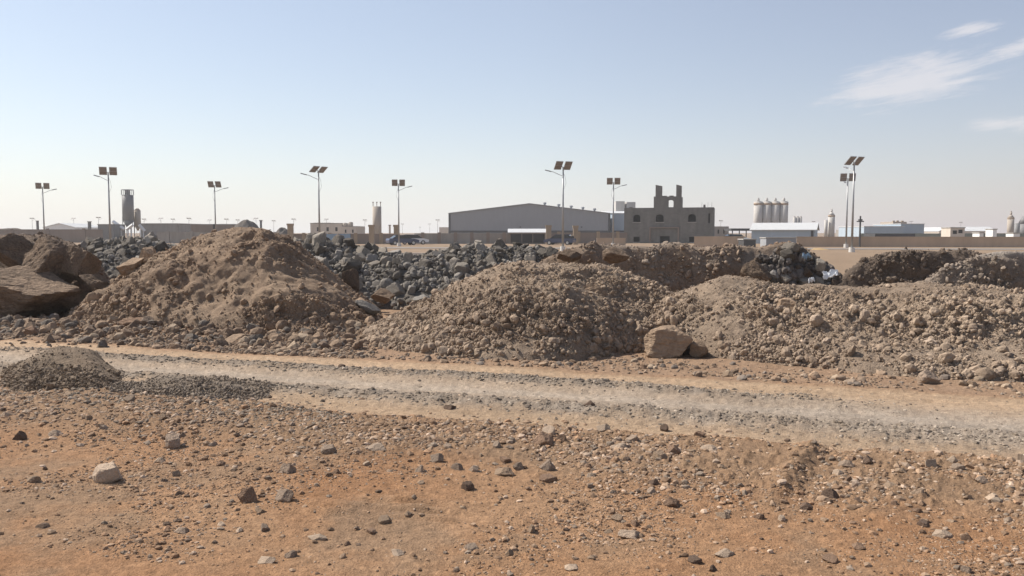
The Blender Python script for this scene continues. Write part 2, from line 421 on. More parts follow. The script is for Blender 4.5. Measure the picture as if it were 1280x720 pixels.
def rand_rot(n, g_, flat=False):
    a = g_.uniform(0, 2 * math.pi, n)
    if flat:
        c, s = np.cos(a), np.sin(a); Mx = np.zeros((n, 3, 3)); Mx[:, 0, 0] = c; Mx[:, 0, 1] = -s; Mx[:, 1, 0] = s; Mx[:, 1, 1] = c; Mx[:, 2, 2] = 1
        tilt = g_.normal(0, 0.18, (n, 2)); T = np.zeros((n, 3, 3)); T[:] = np.eye(3)
        T[:, 0, 2] = tilt[:, 0]; T[:, 2, 0] = -tilt[:, 0]; T[:, 1, 2] = tilt[:, 1]; T[:, 2, 1] = -tilt[:, 1]
        return T @ Mx
    q = g_.normal(size=(n, 4)); q /= np.linalg.norm(q, axis=1)[:, None]
    w, x, y, z = q.T
    return np.stack([np.stack([1 - 2 * (y * y + z * z), 2 * (x * y - z * w), 2 * (x * z + y * w)], -1),
                     np.stack([2 * (x * y + z * w), 1 - 2 * (x * x + z * z), 2 * (y * z - x * w)], -1),
                     np.stack([2 * (x * z - y * w), 2 * (y * z + x * w), 1 - 2 * (x * x + y * y)], -1)], -2)

def scatter_mesh(name, pos, size, cols, sub, variants, g_, flat=True, squash=(0.45, 0.9), planes=9, bump=0.06):
    """many loose stones in one mesh, each with its own shape, turn and stone colour"""
    n = len(pos); rocks = [rock(sub, planes, 900 + k + sub * 50, bump=bump) for k in range(variants)]
    RV = np.stack([r_[0] for r_ in rocks]); f = rocks[0][1]; nv = RV.shape[1]
    pick = g_.integers(0, variants, n)
    S = np.stack([size, size * g_.uniform(0.6, 1.0, n), size * g_.uniform(*squash, n)], -1)
    rot = rand_rot(n, g_, flat)
    Vv = np.einsum('nij,nvj->nvi', rot, RV[pick] * S[:, None, :]) + pos[:, None, :]
    Ff = (f[None] + (np.arange(n) * nv)[:, None, None]).reshape(-1, 3)
    C = np.repeat(cols, nv, axis=0)
    return np_mesh(name, Vv.reshape(-1, 3), Ff, C, False)

# ------------------------------------------------------------------ heaps of earth
def interp(pts, x):
    p = np.array(pts, float); return np.interp(x, p[:, 0], p[:, 1])

def smooth_interp(pts, x, w=14):
    return sum(interp(pts, x + d * w) for d in (-1, -0.5, 0, 0.5, 1)) / 5

def make_pile(name, label, outline, base, Yc, back, c0, c1, seed, lump=0.10, clod=0.05, cell=7.0, ridge=0.0, nclods=1500, csize=(0.025, 0.16),
              shape=0.9, cat='dirt pile', group=None, step=1.5, dark_top=None, big=0.6, clodcol=None, rag=1.0):
    g_ = np.random.default_rng(seed)
    px0, px1 = outline[0][0], outline[-1][0]
    px = np.arange(px0, px1 + 0.1, step)
    yc = Yc + 0.25 * fbm(px / 110, px * 0, 1.0, 3, seed)
    py = smooth_interp(outline, px, 9) + rag * (3.5 * fbm(px / 55, px * 0 + 3, 1, 4, seed + 2) + 1.5)
    X, zc = at_depth(px, py, yc)
    u = X / yc
    _, yf = on_ground(px, smooth_interp(base, px, 12) + 1.2 * fbm(px / 45, px * 0 + 9, 1, 3, seed + 1))
    yf = np.minimum(yf, yc - 0.4)
    zc = np.maximum(zc, -0.3)
    nf = int(max(60, min(190, (Yc - yf.min()) * 46))); nb = max(24, int(back * 16))
    vf = np.linspace(-0.06, 1, nf); vb = np.linspace(0, 1, nb)[1:]
    ff = np.sin(np.clip(vf, 0, 1) * math.pi / 2) ** shape
    yy = np.concatenate([yf[None] + vf[:, None] * (yc - yf)[None], yc[None] + vb[:, None] * back])
    zz = np.concatenate([zc[None] * ff[:, None], zc[None] * (np.cos(vb * math.pi / 2) ** 1.1)[:, None]])
    xx = u[None] * yy
    amp = np.clip(zz / 0.5, 0.1, 1)
    crest = np.clip((1 - np.abs(np.concatenate([vf, 1 - vb]) - 1) * 3), 0, 1)[:, None]      # keep the skyline close to the drawn one
    soft = 1 - 0.45 * crest
    L1 = fbm(xx, yy + zz * 0.8, big, 4, seed + 3)
    if ridge:
        L1 = L1 + ridge * (1 - 3.2 * np.abs(fbm(xx * 1.1 + 0.5 * zz, 0.45 * (yy + zz), 0.8, 4, seed + 4)))
    f1, f2, idv = worley(xx * cell, (yy + 0.8 * zz) * cell, seed % 40)
    k1, k2, idk = worley(xx * cell * 2.3, (yy + 0.8 * zz) * cell * 2.3, seed % 40 + 5)
    cl = np.clip(f2 - f1, 0, 0.6) * (0.25 + 1.5 * idv ** 2) + 0.45 * np.clip(k2 - k1, 0, 0.6) * (0.3 + 1.2 * idk ** 2)
    patch = np.clip(0.65 + 1.5 * fbm(xx, yy + zz, 0.9, 3, seed + 8), 0.06, 1.6)
    dz = amp * soft * (lump * 1.35 * L1 + 0.40 * clod * (cl * 1.6 - 0.4) * patch + clod * 1.9 * (0.45 + 0.75 * patch) * (billow(xx, yy + 0.8 * zz, cell * 0.42, 6, seed + 9) - 0.33))
    # push outward along the slope as well as up, so the clods stand off the face
    Z = zz + dz - 0.035 * (1 - smooth(0.0, 0.10, zz))
    Yw = yy - 0.8 * dz * np.concatenate([1 - 0.6 * np.clip(vf, 0, 1), -0.4 * np.ones(nb - 1)])[:, None]
    gz = relief(xx, Yw)
    Z = np.where(zz <= 0.002, gz - 0.12, np.maximum(Z + np.clip(gz, -0.02, 0.1) * (1 - np.clip(zz, 0, 1)), gz - 0.12))
    mixf = np.clip(0.5 + 0.8 * fbm(xx, yy + zz * 1.5, 0.8, 4, seed + 7) + 0.5 * (idv - 0.5) * np.clip(patch, 0, 1), 0, 1)[..., None]
    C = np.array(c0) * (1 - mixf) + np.array(c1) * mixf
    if dark_top is not None:
        f = smooth(*dark_top[1], Z)[..., None] * dark_top[2]; C = C * (1 - f) + np.array(dark_top[0]) * f
    nr, nc = xx.shape
    Vp = np.stack([xx, Yw, Z], -1)
    o = link(name, np_mesh(name, Vp.reshape(-1, 3), grid_faces(nr, nc), C.reshape(-1, 3), True), M['pile'])
    tag(o, label, cat, group)
    # loose clods lying on the face
    if nclods:
        nq = nf + nb // 3; fq = np.concatenate([ff, np.full(nb, 0.7)])[:nq]
        w = (zz[:nq] > 0.03).astype(float) * np.clip(patch[:nq], 0.12, 1.6) ** 1.2 * (0.55 + np.clip(1.2 - fq, 0, 1))[:, None]
        w = w.ravel() / w.sum(); idx = g_.choice(w.size, nclods, p=w)
        p = Vp[:nq].reshape(-1, 3)[idx] + g_.normal(0, 0.012, (nclods, 3))
        s = csize[0] * (1 - g_.random(nclods) * (1 - (csize[0] / csize[1]) ** 2.4)) ** (-1 / 2.4)
        s = np.clip(s, csize[0], csize[1]) * np.interp(zz[:nq].ravel()[idx] / max(zz.max(), 0.1), [0, 1], [1.45, 0.75])   # coarse lumps roll to the foot
        p[:, 2] += s * 0.1; p[:, 1] -= s * 0.1
        cc = C[:nq].reshape(-1, 3)[idx] * g_.uniform(0.82, 1.16, (nclods, 1))
        if clodcol is not None:
            pick = g_.random(nclods) < clodcol[1]; cc[pick] = np.array(clodcol[0]) * g_.uniform(0.7, 1.3, (pick.sum(), 1))
        for sub_, ok_ in ((1, s < 0.035), (2, s >= 0.035)):
            if ok_.sum():
                c_ = link('clods', scatter_mesh('clods', p[ok_], s[ok_], cc[ok_], sub_, 16, g_, flat=False, squash=(0.35, 1.0), planes=5, bump=0.18), M['clod'], o)
                tag(c_, kind='stuff')
    return o, Vp, nf, zz

BROWN0, BROWN1 = (0.29, 0.21, 0.148), (0.41, 0.305, 0.215)
TAN0, TAN1 = (0.325, 0.25, 0.185), (0.46, 0.362, 0.27)
GREY0, GREY1 = (0.25, 0.205, 0.165), (0.35, 0.29, 0.235)
DARK0, DARK1 = (0.18, 0.163, 0.14), (0.25, 0.23, 0.20)

pile_b, VB_, nfB, zB = make_pile('dirt_pile', 'tall smooth brown earth pile with a steep slumped face, the highest of the heaps',
    [(70, 402), (90, 385), (130, 350), (160, 336), (190, 316), (240, 297), (270, 289), (300, 285), (325, 284), (345, 290), (365, 302), (390, 322), (420, 345), (450, 370), (475, 390), (500, 408)],
    [(60, 402), (200, 411), (330, 416), (430, 415), (510, 408)], 17.4, 3.0, BROWN0, BROWN1, 31, lump=0.20, clod=0.085, cell=3.6, ridge=0.12, nclods=7500, csize=(0.010, 0.11), group='piles of dumped earth', big=0.85)
pile_d, VD_, nfD, zD = make_pile('dirt_pile', 'lumpy rounded brown pile of clods just behind the middle of the track',
    [(430, 430), (470, 408), (520, 380), (560, 360), (600, 340), (640, 328), (700, 326), (760, 331), (800, 346), (830, 362), (860, 385), (890, 420)],
    [(420, 425), (470, 432), (520, 445), (640, 454), (720, 452), (780, 441), (890, 436)], 13.9, 2.6, TAN0, TAN1, 47, lump=0.12, clod=0.085, cell=7.5, nclods=20000, csize=(0.009, 0.082), group='piles of dumped earth')
pile_f, VF_, nfF, zF = make_pile('dirt_pile', 'wide tan pile of loose clods beside the track behind the small boulders',
    [(760, 430), (790, 400), (815, 380), (840, 366), (870, 354), (905, 346), (935, 351), (970, 358), (1010, 360), (1060, 360), (1100, 356), (1150, 352), (1200, 354), (1260, 362), (1330, 366), (1420, 372), (1540, 385), (1640, 420), (1720, 470)],
    [(755, 436), (850, 441), (900, 447), (1000, 458), (1080, 468), (1180, 476), (1290, 479), (1480, 490), (1720, 500)], 13.3, 2.4, TAN0, TAN1, 59, lump=0.13, clod=0.085, cell=7.0, nclods=29000, csize=(0.009, 0.09), group='piles of dumped earth', clodcol=((0.43, 0.34, 0.26), 0.2))
pile_e, VE_, nfE, zE = make_pile('dirt_pile', 'grey brown earth bank with a flat cut face below the unfinished house',
    [(655, 340), (685, 320), (712, 313), (740, 307), (775, 308), (800, 311), (840, 307), (900, 306), (930, 307), (950, 311), (985, 305), (1010, 314), (1030, 332), (1055, 356)],
    [(650, 372), (1060, 372)], 18.5, 3.0, BROWN0, GREY1, 71, lump=0.16, clod=0.05, cell=4.2, ridge=0.16, nclods=1500, csize=(0.02, 0.12), shape=0.42, group='piles of dumped earth')
pile_a, VA_, nfA, zA = make_pile('dirt_pile', 'brown bank of earth and big slabs ending at the picture edge',
    [(-330, 385), (-250, 345), (-160, 310), (-60, 294), (0, 291), (30, 290), (60, 291), (85, 298), (105, 312), (125, 336), (150, 365), (170, 390)],
    [(-330, 400), (0, 396), (100, 391), (170, 386)], 19.3, 3.0, (0.18, 0.14, 0.108), (0.27, 0.205, 0.155), 83, lump=0.18, clod=0.06, cell=3.0, ridge=0.2, nclods=2600, csize=(0.014, 0.13), group='piles of dumped earth')
pile_g, VG_, nfG, zG = make_pile('dirt_pile', 'dark grey brown earth mound with a crumbling face in front of the long tan wall',
    [(1020, 364), (1040, 352), (1056, 338), (1072, 326), (1100, 319), (1140, 316), (1175, 313), (1210, 313), (1235, 322), (1260, 345), (1280, 365)],
    [(1010, 376), (1290, 376)], 16.9, 2.6, (0.16, 0.128, 0.102), (0.235, 0.185, 0.145), 97, lump=0.13, clod=0.10, cell=4.5, nclods=4000, csize=(0.013, 0.11), shape=0.6, group='piles of dumped earth')
pile_h, VH_, nfH, zH = make_pile('dirt_pile', 'grey rubbly mound with a whitish top, behind the wide tan pile',
    [(1130, 366), (1160, 348), (1190, 332), (1220, 319), (1250, 312), (1290, 311), (1340, 315), (1420, 325), (1500, 345), (1570, 384)],
    [(1120, 384), (1570, 388)], 15.4, 2.2, GREY0, GREY1, 103, lump=0.12, clod=0.10, cell=5.0, nclods=4000, csize=(0.013, 0.11), shape=0.65, group='piles of dumped earth', dark_top=((0.50, 0.45, 0.39), (1.28, 1.42), 0.7))  # colour turns whitish towards the top
heap_i, VI_, nfI, zI = make_pile('gravel_heap', 'small dark grey gravel heap at the near edge of the dirt track',
    [(-120, 495), (-60, 478), (-20, 472), (0, 466), (25, 450), (60, 442), (85, 438), (105, 439), (120, 446), (140, 464), (165, 472), (185, 488), (205, 498)],
    [(-120, 498), (0, 496), (60, 494), (130, 494), (205, 500)], 9.75, 0.8, (0.25, 0.192, 0.14), (0.33, 0.26, 0.19), 113, lump=0.15, clod=0.04, cell=10, big=1.5, rag=2.0, nclods=5500, csize=(0.006, 0.04), cat='gravel heap', group='heaps of gravel by the track')
heap_j, VJ_, nfJ, zJ = make_pile('gravel_heap', 'low flat spread of grey gravel trailing from the small dark heap',
    [(100, 492), (140, 480), (170, 479), (200, 473), (250, 475), (275, 472), (310, 482), (350, 488), (420, 499)],
    [(100, 502), (250, 507), (420, 509)], 9.05, 0.5, (0.27, 0.22, 0.17), (0.34, 0.28, 0.22), 127, lump=0.10, big=1.8, rag=1.5, clod=0.022, cell=16, nclods=3000, csize=(0.007, 0.028), cat='gravel heap', group='heaps of gravel by the track')

# cores of the dark stone heaps (the stones themselves follow)
rub_1, V1_, nf1, z1 = make_pile('stone_heap', 'gritty dark bed under the grey stones beside the slabs', [(80, 345), (95, 312), (115, 300), (150, 298), (180, 300), (205, 304), (225, 316), (245, 345)],
    [(80, 372), (245, 372)], 25.0, 4.0, DARK0, DARK1, 131, lump=0.12, clod=0.1, cell=3.0, nclods=2200, csize=(0.04, 0.16), shape=0.7, cat='stone heap', group='heaps of dark grey stone', clodcol=((0.30, 0.28, 0.25), 0.5))
rub_2, V2_, nf2, z2 = make_pile('stone_heap', 'gritty dark bed under the long run of grey stones between two earth piles', [(325, 330), (345, 312), (380, 303), (420, 303), (450, 306), (480, 316), (520, 320), (550, 315), (590, 307), (630, 306), (660, 308), (690, 315), (715, 330)],
    [(330, 384), (540, 388), (710, 378)], 21.8, 3.5, DARK0, DARK1, 137, lump=0.14, clod=0.12, cell=3.0, nclods=6500, csize=(0.035, 0.15), shape=0.7, cat='stone heap', group='heaps of dark grey stone', clodcol=((0.30, 0.28, 0.25), 0.5))
rub_3, V3_, nf3, z3 = make_pile('stone_heap', 'gritty dark bed of mixed rubble and rubbish beside the grey brown bank', [(930, 345), (950, 322), (975, 311), (1000, 312), (1020, 326), (1040, 344), (1060, 360)],
    [(930, 368), (1060, 368)], 17.3, 1.6, (0.12, 0.105, 0.095), (0.17, 0.15, 0.135), 139, lump=0.10, clod=0.1, cell=4.0, nclods=700, csize=(0.04, 0.16), shape=0.7, cat='stone heap', group='heaps of dark grey stone', clodcol=((0.24, 0.225, 0.21), 0.25))

# ------------------------------------------------------------------ angular stones of the dark heaps: each its own object
BLOCKS = []
for k in range(14):
    v, f = rock(3, 5, 300 + k, tight=(0.6, 0.9), bump=0.035, boxy=1.0)
    me = np_mesh('rubble_stone', v, f, None, False); me.materials.append(M['block']); BLOCKS.append(me)

def put_rock(name, me, loc, scale, rot, mat=None):
    o = bpy.data.objects.new(name, me); COL.objects.link(o)
    o.location = loc; o.scale = scale; o.rotation_euler = rot
    if mat is not None:
        o.material_slots[0].link = 'OBJECT'; o.material_slots[0].material = mat
    return o

def blocks_on(Vp, nf, zz, n, size, label, group, seed, pale=0.08, brown=0.0, cut=0.9, lift=0.25):
    g_ = np.random.default_rng(seed)
    w = (zz[:nf] > 0.12).astype(float) * (0.3 + smooth(0.0, 1.0, np.linspace(0, 1, nf)))[:, None]
    w = w.ravel() / w.sum(); cand = g_.choice(w.size, n * 6, p=w); pts = Vp[:nf].reshape(-1, 3)[cand]
    chosen = []
    for p in pts:                                 # spread them out, so that few hide behind others
        if len(chosen) >= n: break
        s = size[0] + (size[1] - size[0]) * g_.random() ** 1.8
        if all((p[0] - q[0][0]) ** 2 + (p[1] - q[0][1]) ** 2 + (p[2] - q[0][2]) ** 2 > (cut * (s + q[1]) * 0.62) ** 2 for q in chosen):
            chosen.append((p, s))
    for p, s in chosen:
        rnd = g_.random()
        mat = M['block_pale'] if rnd < pale else (M['block_brown'] if rnd < pale + brown else None)
        o = put_rock('rubble_stone', BLOCKS[g_.integers(0, len(BLOCKS))], (p[0], p[1] - s * 0.25, p[2] + s * lift),
                     (s * g_.uniform(0.8, 1.25), s * g_.uniform(0.7, 1.0), s * g_.uniform(0.5, 0.85)), tuple(g_.uniform(0, 6.28, 3)), mat)
        tag(o, label, 'stone', group)
    return len(chosen)

nb1 = blocks_on(V1_, nf1, z1, 70, (0.10, 0.28), 'dark grey angular stone in the heap behind the slab bank', 'dark stones heaped behind the slabs', 1)
nb2 = blocks_on(V2_, nf2, z2, 185, (0.08, 0.28), 'dark grey angular stone in the long heap between two earth piles', 'dark stones heaped between the earth piles', 2, pale=0.12)
nb3 = blocks_on(V3_, nf3, z3, 40, (0.08, 0.24), 'grey angular stone in the rubbish heap beside the grey brown bank', 'stones heaped beside the bank', 3, pale=0.15, brown=0.25)

# ------------------------------------------------------------------ boulders and slabs
BOULD = []
for k in range(10):
    v, f = rock(5, 6 if k not in (1, 3, 4, 6) else 8, 500 + k, tight=(0.5, 0.85), bump=0.07, boxy=(0.0 if k in (1, 3, 4, 6) else 1.0))
    me = np_mesh('boulder', v, f, None, False); me.materials.append(M['block_brown']); BOULD.append(me)

def boulder(px, py_top, py_bot, wpx, Y, label, k, mat='block_brown', deep=0.8, rot=(0, 0, 0), name='boulder', sink=0.1, cat='boulder', group=None):
    X, zt = at_depth(px, py_top, Y); _, zb = at_depth(px, py_bot, Y)
    w = wpx * Y / FPX; h = zt - zb
    return tag(put_rock(name, BOULD[k % len(BOULD)], (float(X), Y, float((zt + zb) / 2) - sink * h / 2), (w / 2, w / 2 * deep, h / 2 * (1 + sink)), rot, M[mat]), label, cat, group)

boulder(836, 406, 447, 70, 11.75, 'large smooth tan brown boulder resting in front of the clod piles, tapering to one side', 1, 'st_tan', rot=(0, 0, 0.3))
boulder(873, 424, 446, 24, 11.6, 'small round tan boulder touching the large smooth one', 4, 'st_tan')
boulder(922, 427, 449, 52, 11.6, 'low lumpy tan boulder at the foot of the wide clod pile', 6, 'st_tan')
boulder(1161, 462, 483, 26, 9.55, 'round grey brown boulder alone on the sand at the foot of the wide clod pile', 3, 'st_grey')
boulder(30, 330, 388, 150, 17.1, 'huge long reddish slab lying low at the picture edge', 2, rot=(0, 0.12, 0.1))
boulder(70, 292, 352, 76, 17.6, 'tall upright brown slab above the long reddish slab', 5, rot=(0.1, -0.5, 0.4))
boulder(15, 291, 332, 66, 17.7, 'broad brown slab on top of the bank at the picture edge', 7, rot=(0.2, 0.3, 0.2))
boulder(98, 308, 352, 48, 17.5, 'leaning brown block beside the tall upright slab', 8, rot=(0.1, 0.7, 0.2))
boulder(92, 357, 385, 30, 17.0, 'squat brown block wedged at the end of the long reddish slab', 0, rot=(0, 0.6, 0.2))
boulder(120, 342, 366, 46, 17.2, 'flat reddish slab tilted toward the dark stone heap', 9, rot=(0, 0.35, 0.1))
boulder(186, 308, 330, 22, 17.5, 'tan angular block on the shoulder of the tallest pile beside the dark stones', 4, 'st_tan', rot=(0, 0.4, 0))
boulder(167, 322, 342, 40, 17.3, 'long tan lump on the shoulder of the tallest pile below the angular block', 2, 'st_tan', rot=(0, -0.4, 0))
boulder(204, 350, 388, 48, 15.95, 'brown slab standing out of the middle face of the tallest pile', 6, rot=(0.3, -0.3, 0.3))
boulder(262, 352, 388, 54, 15.9, 'broad brown slab embedded under the ridge of the tallest pile', 1, rot=(0.3, -0.5, 0.1))
boulder(318, 289, 318, 50, 17.0, 'wide brown lump on the summit of the tallest pile', 3, rot=(0, 0.2, 0.5))
boulder(438, 335, 366, 26, 18.2, 'upright brown block between the tallest pile and the dark stones', 8, rot=(0, 0.2, 0.3))
boulder(432, 385, 404, 26, 15.6, 'brown block low on the flank of the tallest pile', 0, 'block_brown')
boulder(452, 372, 390, 24, 16.2, 'rounded tan block among the debris where the tallest pile ends', 4, 'st_tan')
boulder(478, 360, 378, 30, 17.6, 'pinkish block at the foot of the long dark stone heap', 7, 'st_tan')
boulder(743, 352, 396, 62, 12.9, 'broad flat faced brown slab showing on the lumpy rounded pile', 5, 'st_tan', rot=(0.35, 0, 0.2), deep=0.5)
boulder(770, 309, 328, 34, 17.6, 'dark rounded boulder at the near end of the cut earth bank', 3)
boulder(712, 311, 328, 32, 18.0, 'dark brown boulder just behind the lumpy rounded pile', 9)
boulder(945, 328, 358, 46, 16.7, 'dusty brown block at the dark end of the grey brown bank', 6, 'block_brown', rot=(0, 0.5, 0.1))
boulder(985, 372, 389, 30, 12.0, 'tan block half buried high on the wide clod pile', 1, 'st_tan')
boulder(1122, 416, 436, 30, 11.2, 'pale tan block in the middle face of the wide clod pile', 5, 'st_tan', rot=(0, -0.5, 0))
boulder(1130, 440, 458, 24, 10.6, 'tan block just below the pale tan one on the wide clod pile', 7, 'st_tan')
boulder(1045, 404, 418, 24, 11.4, 'grey tan block at half height of the wide clod pile', 8, 'st_grey')
boulder(186, 395, 409, 18, 14.9, 'grey rounded stone standing at the foot of the tallest pile', 3, 'st_grey', name='stone', cat='stone')
boulder(166, 397, 408, 32, 14.9, 'long flat brown stone beside the grey rounded one at the foot of the tallest pile', 6, 'st_brown', name='stone', cat='stone')
boulder(40, 407, 421, 16, 13.95, 'dark brown stone at the edge of the track below the reddish slab', 4, 'st_brown', name='stone', cat='stone')
boulder(34, 397, 404, 14, 15.9, 'white stone near the foot of the slab bank', 2, 'st_pale', name='stone', cat='stone')
boulder(296, 417, 432, 44, 13.2, 'long pale slab on the gritty verge below the tallest pile', 9, 'st_tan', name='stone', cat='stone', rot=(0, -0.25, 0.1))
boulder(382, 350, 358, 20, 17.0, 'pale flat slab sticking out of the flank of the tallest pile', 1, 'block_pale', name='stone', cat='stone', rot=(0, -0.3, 0.1))
boulder(459, 378, 389, 34, 15.9, 'thin pale slab tilted in the debris below the dark stones', 6, 'block_pale', name='stone', cat='stone', rot=(0, 0.5, 0.1))
boulder(530, 368, 378, 28, 18.3, 'long pale grey slab at the foot of the dark stones', 5, 'block_pale', name='stone', cat='stone', rot=(0, -0.1, 0.1))
boulder(103, 300, 313, 8, 23.0, 'thin pale splinter of stone leaning on the dark heap', 0, 'block_pale', name='stone', cat='stone', rot=(0, 0.6, 0.1))

# ------------------------------------------------------------------ stones on the ground, each its own object
STONES = []
for k in range(12):
    v, f = rock(4, 6, 700 + k, tight=(0.42, 0.85), bump=0.06, boxy=(1.0 if k % 3 else 0.0))
    me = np_mesh('stone', v, f, None, False); me.materials.append(M['st_tan']); STONES.append(me)
taken = []
def stone(px, py, w, h, mat, label, group=None, k=None, tilt=0.0, sink=0.36):
    x, y = on_ground(px, py); x, y = float(x), float(y)
    z = float(ground_z(x, y)[0])
    W = w * y / FPX; Hh = h * y / FPX
    k = len(taken) if k is None else k
    o = put_rock('stone', STONES[k % 12], (x, y + W * 0.3, z + Hh * (0.5 - sink)), (W / 2, W / 2 * random.uniform(0.65, 0.95), Hh / 2 * (1 + sink)), (random.uniform(-0.1, 0.1), tilt, random.uniform(-0.35, 0.35)), M['st_' + mat])
    taken.append((x, y, W)); return tag(o, label, 'stone', group)

